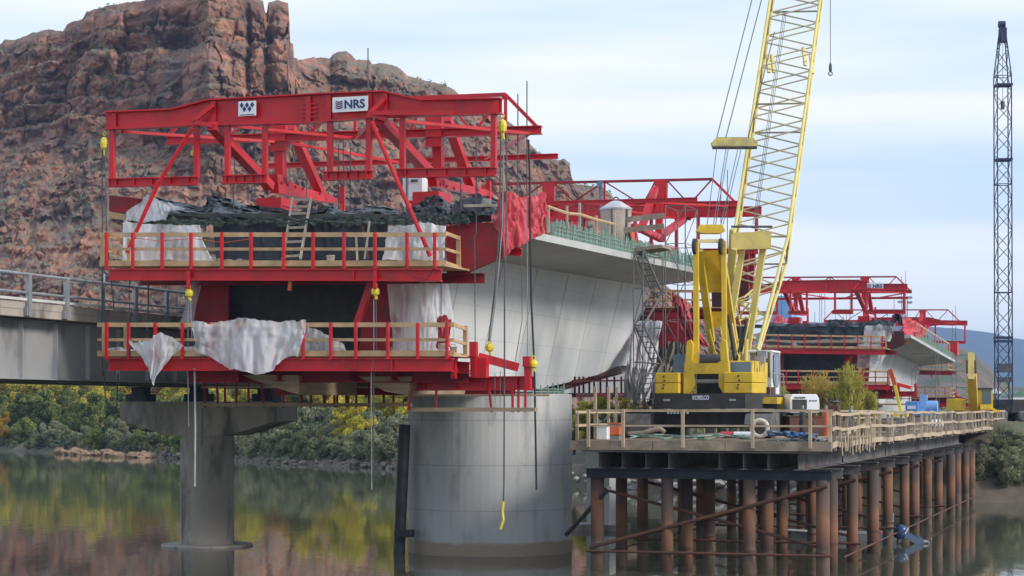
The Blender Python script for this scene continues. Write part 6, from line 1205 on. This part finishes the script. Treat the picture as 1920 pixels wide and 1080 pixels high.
# ---------------------------------------------------------------- boat and outboard motor
bt = empty('work_boat', at(1590, 1010, 88), 'low grey aluminium work boat moored behind the piles', 'boat')
Ub = V3((1, -.05, 0)).normalized(); Vb = V3((.05, 1, 0)).normalized(); c = at(1572, 1014, 88.6); c.z = 0
k = MB(); secs = []
for s_, wv, zt in ((-2.9, .12, .50), (-2.2, .62, .44), (-1.2, .88, .38), (0, .95, .34), (1.6, .92, .34), (2.55, .88, .34)):
    q = c+Ub*s_; secs.append([q-Vb*wv+ZH*zt, q-Vb*wv*.85-ZH*.12, q+Vb*wv*.85-ZH*.12, q+Vb*wv+ZH*zt])
for A, B in zip(secs, secs[1:]):
    for i in range(3): k.add([A[i], A[i+1], B[i+1], B[i]], [(0, 1, 2, 3)])
k.add(secs[-1], [(0, 1, 2, 3)]); hull = k.build('hull', 'alu', bt); md = hull.modifiers.new('thick', 'SOLIDIFY'); md.thickness = .05
for q in (-1.3, .3, 1.6): MB().box(c+Ub*q+ZH*.22, .3, 1.6, .05, Ub, Vb).build('bench', 'alu', bt)
MB().box(c+Ub*2.1+ZH*.34-Vb*.3, .55, .45, .10, Ub, Vb).build('seat_cushion', 'tarpR', bt, bevel=.03)
MB().tube(c+Ub*2.45+ZH*.3, c+Ub*2.5+ZH*1.25, .045, 8).build('light_pole', 'gsteel', bt)
om = empty('outboard_motor', at(1680, 1005, 87), 'tilted dark blue outboard motor on the boat stern', 'outboard motor'); q0 = at(1688, 997, 86.0)
Zt = V3((.38, 0, .92)).normalized(); Xt = V3((.92, 0, -.38)).normalized(); Yt = V3((0, 1, 0))
MB().lathe(q0-Xt*.0-Zt*.28, [(.12, -.06), (.24, .0), (.30, .18), (.31, .36), (.26, .52), (.12, .60)], 20, (Xt, Yt*.8, Zt)).build('cowling', 'navym', om, True)
ml = MB().beam(q0+Xt*.22, q0+Xt*.95-Zt*.12, .20, .30, Zt).build('leg', 'blueg2', om); MB().prism([q0+Xt*.85+Zt*.16-Yt*.05, q0+Xt*1.22+Zt*.02-Yt*.05, q0+Xt*1.30-Zt*.30-Yt*.05, q0+Xt*.85-Zt*.28-Yt*.05], Yt*.1).build('gearcase', 'blueg2', om)
MB().tube(q0+Xt*1.1-Zt*.02, q0+Xt*1.38+Zt*.06, .08, 10).build('propeller_hub', 'gsteel', om)
for a_ in (0, 2.1, 4.2): d_ = Yt*math.cos(a_)+Zt*math.sin(a_); MB().beam(q0+Xt*1.36+Zt*.06, q0+Xt*1.38+Zt*.06+d_*.2, .12, .02, Xt).build('propeller_blade', 'gsteel', om)
MB().box(q0+Xt*.15-Zt*.30-Xt*.05, .14, .3, .4, Xt, Yt, Zt).build('clamp_bracket', 'steel', om); MB().beam(q0-Zt*.02+Xt*.18-Yt*.24, q0+Zt*.30+Xt*.22-Yt*.22, .05, .02, Yt).build('decal_stripe', 'letw', om)
# dark steel pipe pile left of the round pier
sp = empty('steel_pile', at(752, 1040, 79), 'dark steel pile standing left of the big round pier', 'pile'); MB().tube(at(746, 1090, 79.5), at(759, 796, 79.5), .24, 14).build('shaft', 'dsteel', sp)
MB().box(at(758, 1000, 79.3), .7, .5, .3).build('collar', 'dsteel', sp)
# ---------------------------------------------------------------- trees and shrubs
rt = np.random.RandomState(11); rg = random.Random(17)
def tree_proto(name, h, rad, n, size, m, seed, trunk=True, nb=9, flat=.8, low=.3):
    r = np.random.RandomState(seed); o = empty(name, (0, 0, 0)); k = nb
    ang = r.uniform(0, 6.28, k); zz_ = r.uniform(low, .92, k)*h; rr = rad*r.uniform(.1, .75, k)*(1-.55*np.abs(zz_/h-.5))
    cs = np.stack([rr*np.cos(ang), rr*np.sin(ang), zz_], 1); rd = rad*r.uniform(.18, .42, k)*(1.15-.5*zz_/h)
    v, f = leafcloud(cs, rd, n, size, r, flat); v[:, 2] = np.maximum(v[:, 2], .05)
    npmesh('crown', v, f, m, False, o)
    if trunk:
        ORG[o.name] = V3((0, 0, 0)); t_ = MB(); t_.tube(V3((0, 0, -.3)), V3((.1, 0, h*.5)), .16+.01*h, 7, .08)
        for i in range(5): c = cs[i]; t_.tube(V3((.08, 0, h*.3)), V3(c), .07, 5, .03)
        t_.build('trunk', 'bark', o)
    return o
PG = [tree_proto('cottonwood_tree', 7.5, 3.0, 7000, .17, 'lfG', s, nb=20) for s in (1, 2, 3)]
PY = [tree_proto('cottonwood_tree', 10.5, 3.2, 6500, .18, 'lfY', s, nb=20) for s in (4, 5)]
PO = [tree_proto('cottonwood_tree', 9.5, 2.9, 6000, .18, 'lfO', 6, nb=18)]
PS = [tree_proto('willow_shrub', 3.6, 2.2, 5200, .13, 'lfS', s, False, 22, .95, .12) for s in (7, 8, 9)]
PD = [tree_proto('willow_shrub', 3.4, 2.2, 4800, .14, 'lfG', s, False, 20, .95, .12) for s in (10, 11)]
PLACED = []; used = set(); cnt = {}
NEARBY = [(-40, 'left of the frame'), (215, 'left of the brown hammerhead pier'), (330, 'behind the left end of the hammerhead cap'), (430, 'behind the hammerhead pier column'), (540, 'right of the hammerhead pier column'), (760, 'left of the dark steel pile'), (1080, 'behind the big round pier'), (1240, 'behind the left trestle piles'), (1900, 'behind the trestle piles')]
def place(protos, X_, Y_, sc, rz, kind, grp, cat):
    i = rg.randrange(len(protos)); o = protos[i]; z_ = float(gz(np.array([X_]), np.array([Y_]))[0])-.1
    if o.name not in used: used.add(o.name); c = o
    else: c = copy_tree(o)
    c.location = (X_, Y_, z_); c.scale = (sc, sc, sc*rg.uniform(.85, 1.1)); c.rotation_euler = (0, 0, rz)
    px = 960+F*X_/Y_; nb_ = [b for a, b in NEARBY if px <= a] or ['at the far right']
    ht = 'tall' if sc > 1.05 else ('low' if sc < .9 else 'middle sized')
    L = f'{ht} {kind} {nb_[0]}'; n = cnt.get(L, 0); cnt[L] = n+1; c['label'] = L; PLACED.append((c, px)); c['group'] = f'{L} group' if False else grp+' '+nb_[0]; c['category'] = cat
    return c
def xy(px, off): # point on the bank at pixel column px, off metres behind the waterline
    lo, hi = 90.0, 330.0
    for _ in range(40):
        m_ = (lo+hi)/2; X_ = (px-960)/F*m_
        if m_ < bankY(X_)+off: lo = m_
        else: hi = m_
    return (px-960)/F*m_, m_
for i in range(46):
    px = -20+i*18+rg.uniform(-6, 6); X_, Y_ = xy(px, rg.uniform(1.5, 5)); 
    place(PS if px > 400 or rg.random() < .4 else PD, X_, Y_, rg.uniform(.7, 1.05)*(1.0 if px < 400 else .95), rg.uniform(0, 6), 'willow shrub', 'willow shrubs at the water', 'shrub')
for i in range(50):
    px = -20+i*16+rg.uniform(-6, 6); X_, Y_ = xy(px, rg.uniform(.8, 2.2)); place(PS, X_, Y_, rg.uniform(.25, .45), rg.uniform(0, 6), 'little waterside bush', 'little bushes at the water', 'shrub')
for i in range(40):
    px = -20+i*20+rg.uniform(-8, 8); X_, Y_ = xy(px, rg.uniform(12, 24))
    if px < 420: place(PG, X_, Y_, rg.uniform(.8, 1.1), rg.uniform(0, 6), 'green cottonwood tree', 'green trees', 'tree')
    else: place(PS, X_, Y_, rg.uniform(1.0, 1.5), rg.uniform(0, 6), 'willow thicket', 'willow thickets', 'shrub')
for i in range(44):
    px = -20+i*19+rg.uniform(-8, 8); X_, Y_ = xy(px, rg.uniform(30, 52)); pr = PY if rg.random() < .75 else (PO if rg.random() < .6 else PG)
    place(pr, X_, Y_, rg.uniform(1.0, 1.35)*(1 if px < 430 else .95), rg.uniform(0, 6), ('yellow' if pr is PY else 'golden' if pr is PO else 'dark green')+' autumn tree', 'autumn trees', 'tree')
for px, sc in ((640, .55), (675, .65), (655, .5)): X_, Y_ = xy(px, 10); place(PY, X_, Y_, sc, 1, 'bright yellow sapling', 'yellow saplings', 'tree')
X_, Y_ = xy(5, 1.5); place(PO, X_, Y_, .62, 2, 'golden bush at the left edge', 'golden bushes', 'shrub')
for i in range(9):
    px = 1070+i*40+rg.uniform(-12, 12); X_, Y_ = xy(px, rg.uniform(10, 30)); place(PS, X_, Y_, rg.uniform(.4, .7), rg.uniform(0, 6), 'scrubby bush', 'bushes', 'shrub')
for i in range(14):
    px = 1075+i*19+rg.uniform(-7, 7); X_, Y_ = xy(px, rg.uniform(14, 34)); place(PY if i % 2 else PG, X_, Y_, rg.uniform(.45, .62), rg.uniform(0, 6), 'small yellowing tree', 'small trees', 'tree')
for i in range(22):
    px = 1838+i*6; X_, Y_ = xy(px, rg.uniform(1, 5)); place(PS, X_, Y_, rg.uniform(.3, .6), rg.uniform(0, 6), 'dark bush on the right bank', 'dark bushes', 'shrub')
# feathery yellow tamarisks in front of the far pier
def tamarisk(px, ytop, Yd, wid, m, seed, lb):
    p = at(px, 778, Yd); p.z = 4.6; h = CH+(HZ-ytop)/F*Yd-4.6; o = empty('tamarisk_bush', p, lb, 'bush', 'yellow bushes in front of the far pier'); r = np.random.RandomState(seed); V_, F_ = [], []
    n = 5200; a = r.uniform(0, 6.28, n); t_ = r.uniform(0, 1, n)**.8; br = r.randint(0, 34, n); ba = r.uniform(0, 6.28, 34)[br]; bl_ = r.uniform(.55, 1.0, 34)[br]; bw = r.uniform(.2, 1, 34)[br]
    z = t_*h*bl_; rad = wid*bw*(.25+.9*t_-.55*t_**2); c = np.stack([rad*np.cos(ba), rad*np.sin(ba), z], 1)+r.normal(size=(n, 3))*np.array([.16, .16, .14])*(.5+wid*.25)
    d = np.stack([np.cos(ba)*.45, np.sin(ba)*.45, np.ones(n)], 1)+r.normal(size=(n, 3))*.45; d /= np.linalg.norm(d, axis=1)[:, None]; s_ = np.cross(d, r.normal(size=(n, 3))); s_ /= np.linalg.norm(s_, axis=1)[:, None]
    L = .26*r.uniform(.5, 1.3, n)[:, None]; v = np.stack([c-s_*.035, c+s_*.035, c+d*L+s_*.01, c+d*L-s_*.01], 1).reshape(-1, 3)
    npmesh('foliage', v, np.arange(4*n).reshape(n, 4), m, False, o)
    k = MB(); ORG[o.name] = V3((0, 0, 0))
    for i in range(9): aa = i*.7; k.tube(V3((0, 0, 0)), V3((wid*.5*math.cos(aa), wid*.5*math.sin(aa), h*.7)), .05, 5, .015)
    k.build('stem', 'bark', o)
tamarisk(1465, 722, 150, .8, 'lfT', 1, 'small yellow bush at the left just beyond the crane cab')
tamarisk(1528, 700, 152, 1.9, 'lfT2', 2, 'golden orange bush behind the white generator')
tamarisk(1596, 680, 148, 1.5, 'lfT', 3, 'tallest yellow green feathery bush in front of the far pier')
tamarisk(1570, 715, 151, 1.3, 'lfT', 4, 'lower yellow bush between the two larger ones')
tamarisk(1628, 735, 149, 1.0, 'lfT', 5, 'low green yellow bush right of the tallest one')

ORD = ['first', 'second', 'third', 'fourth', 'fifth', 'sixth', 'seventh', 'eighth', 'ninth', 'tenth', 'eleventh', 'twelfth', 'thirteenth', 'fourteenth', 'fifteenth', 'sixteenth', 'seventeenth', 'eighteenth', 'nineteenth', 'twentieth', 'twenty first', 'twenty second', 'twenty third', 'twenty fourth', 'twenty fifth']
by = {}
for c, px in PLACED: by.setdefault(c['label'], []).append((px, c))
for L, q in by.items():
    if len(q) > 1:
        for i, (px, c) in enumerate(sorted(q, key=lambda t: t[0])): c['label'] = ORD[min(i, len(ORD)-1)]+' from left, '+L
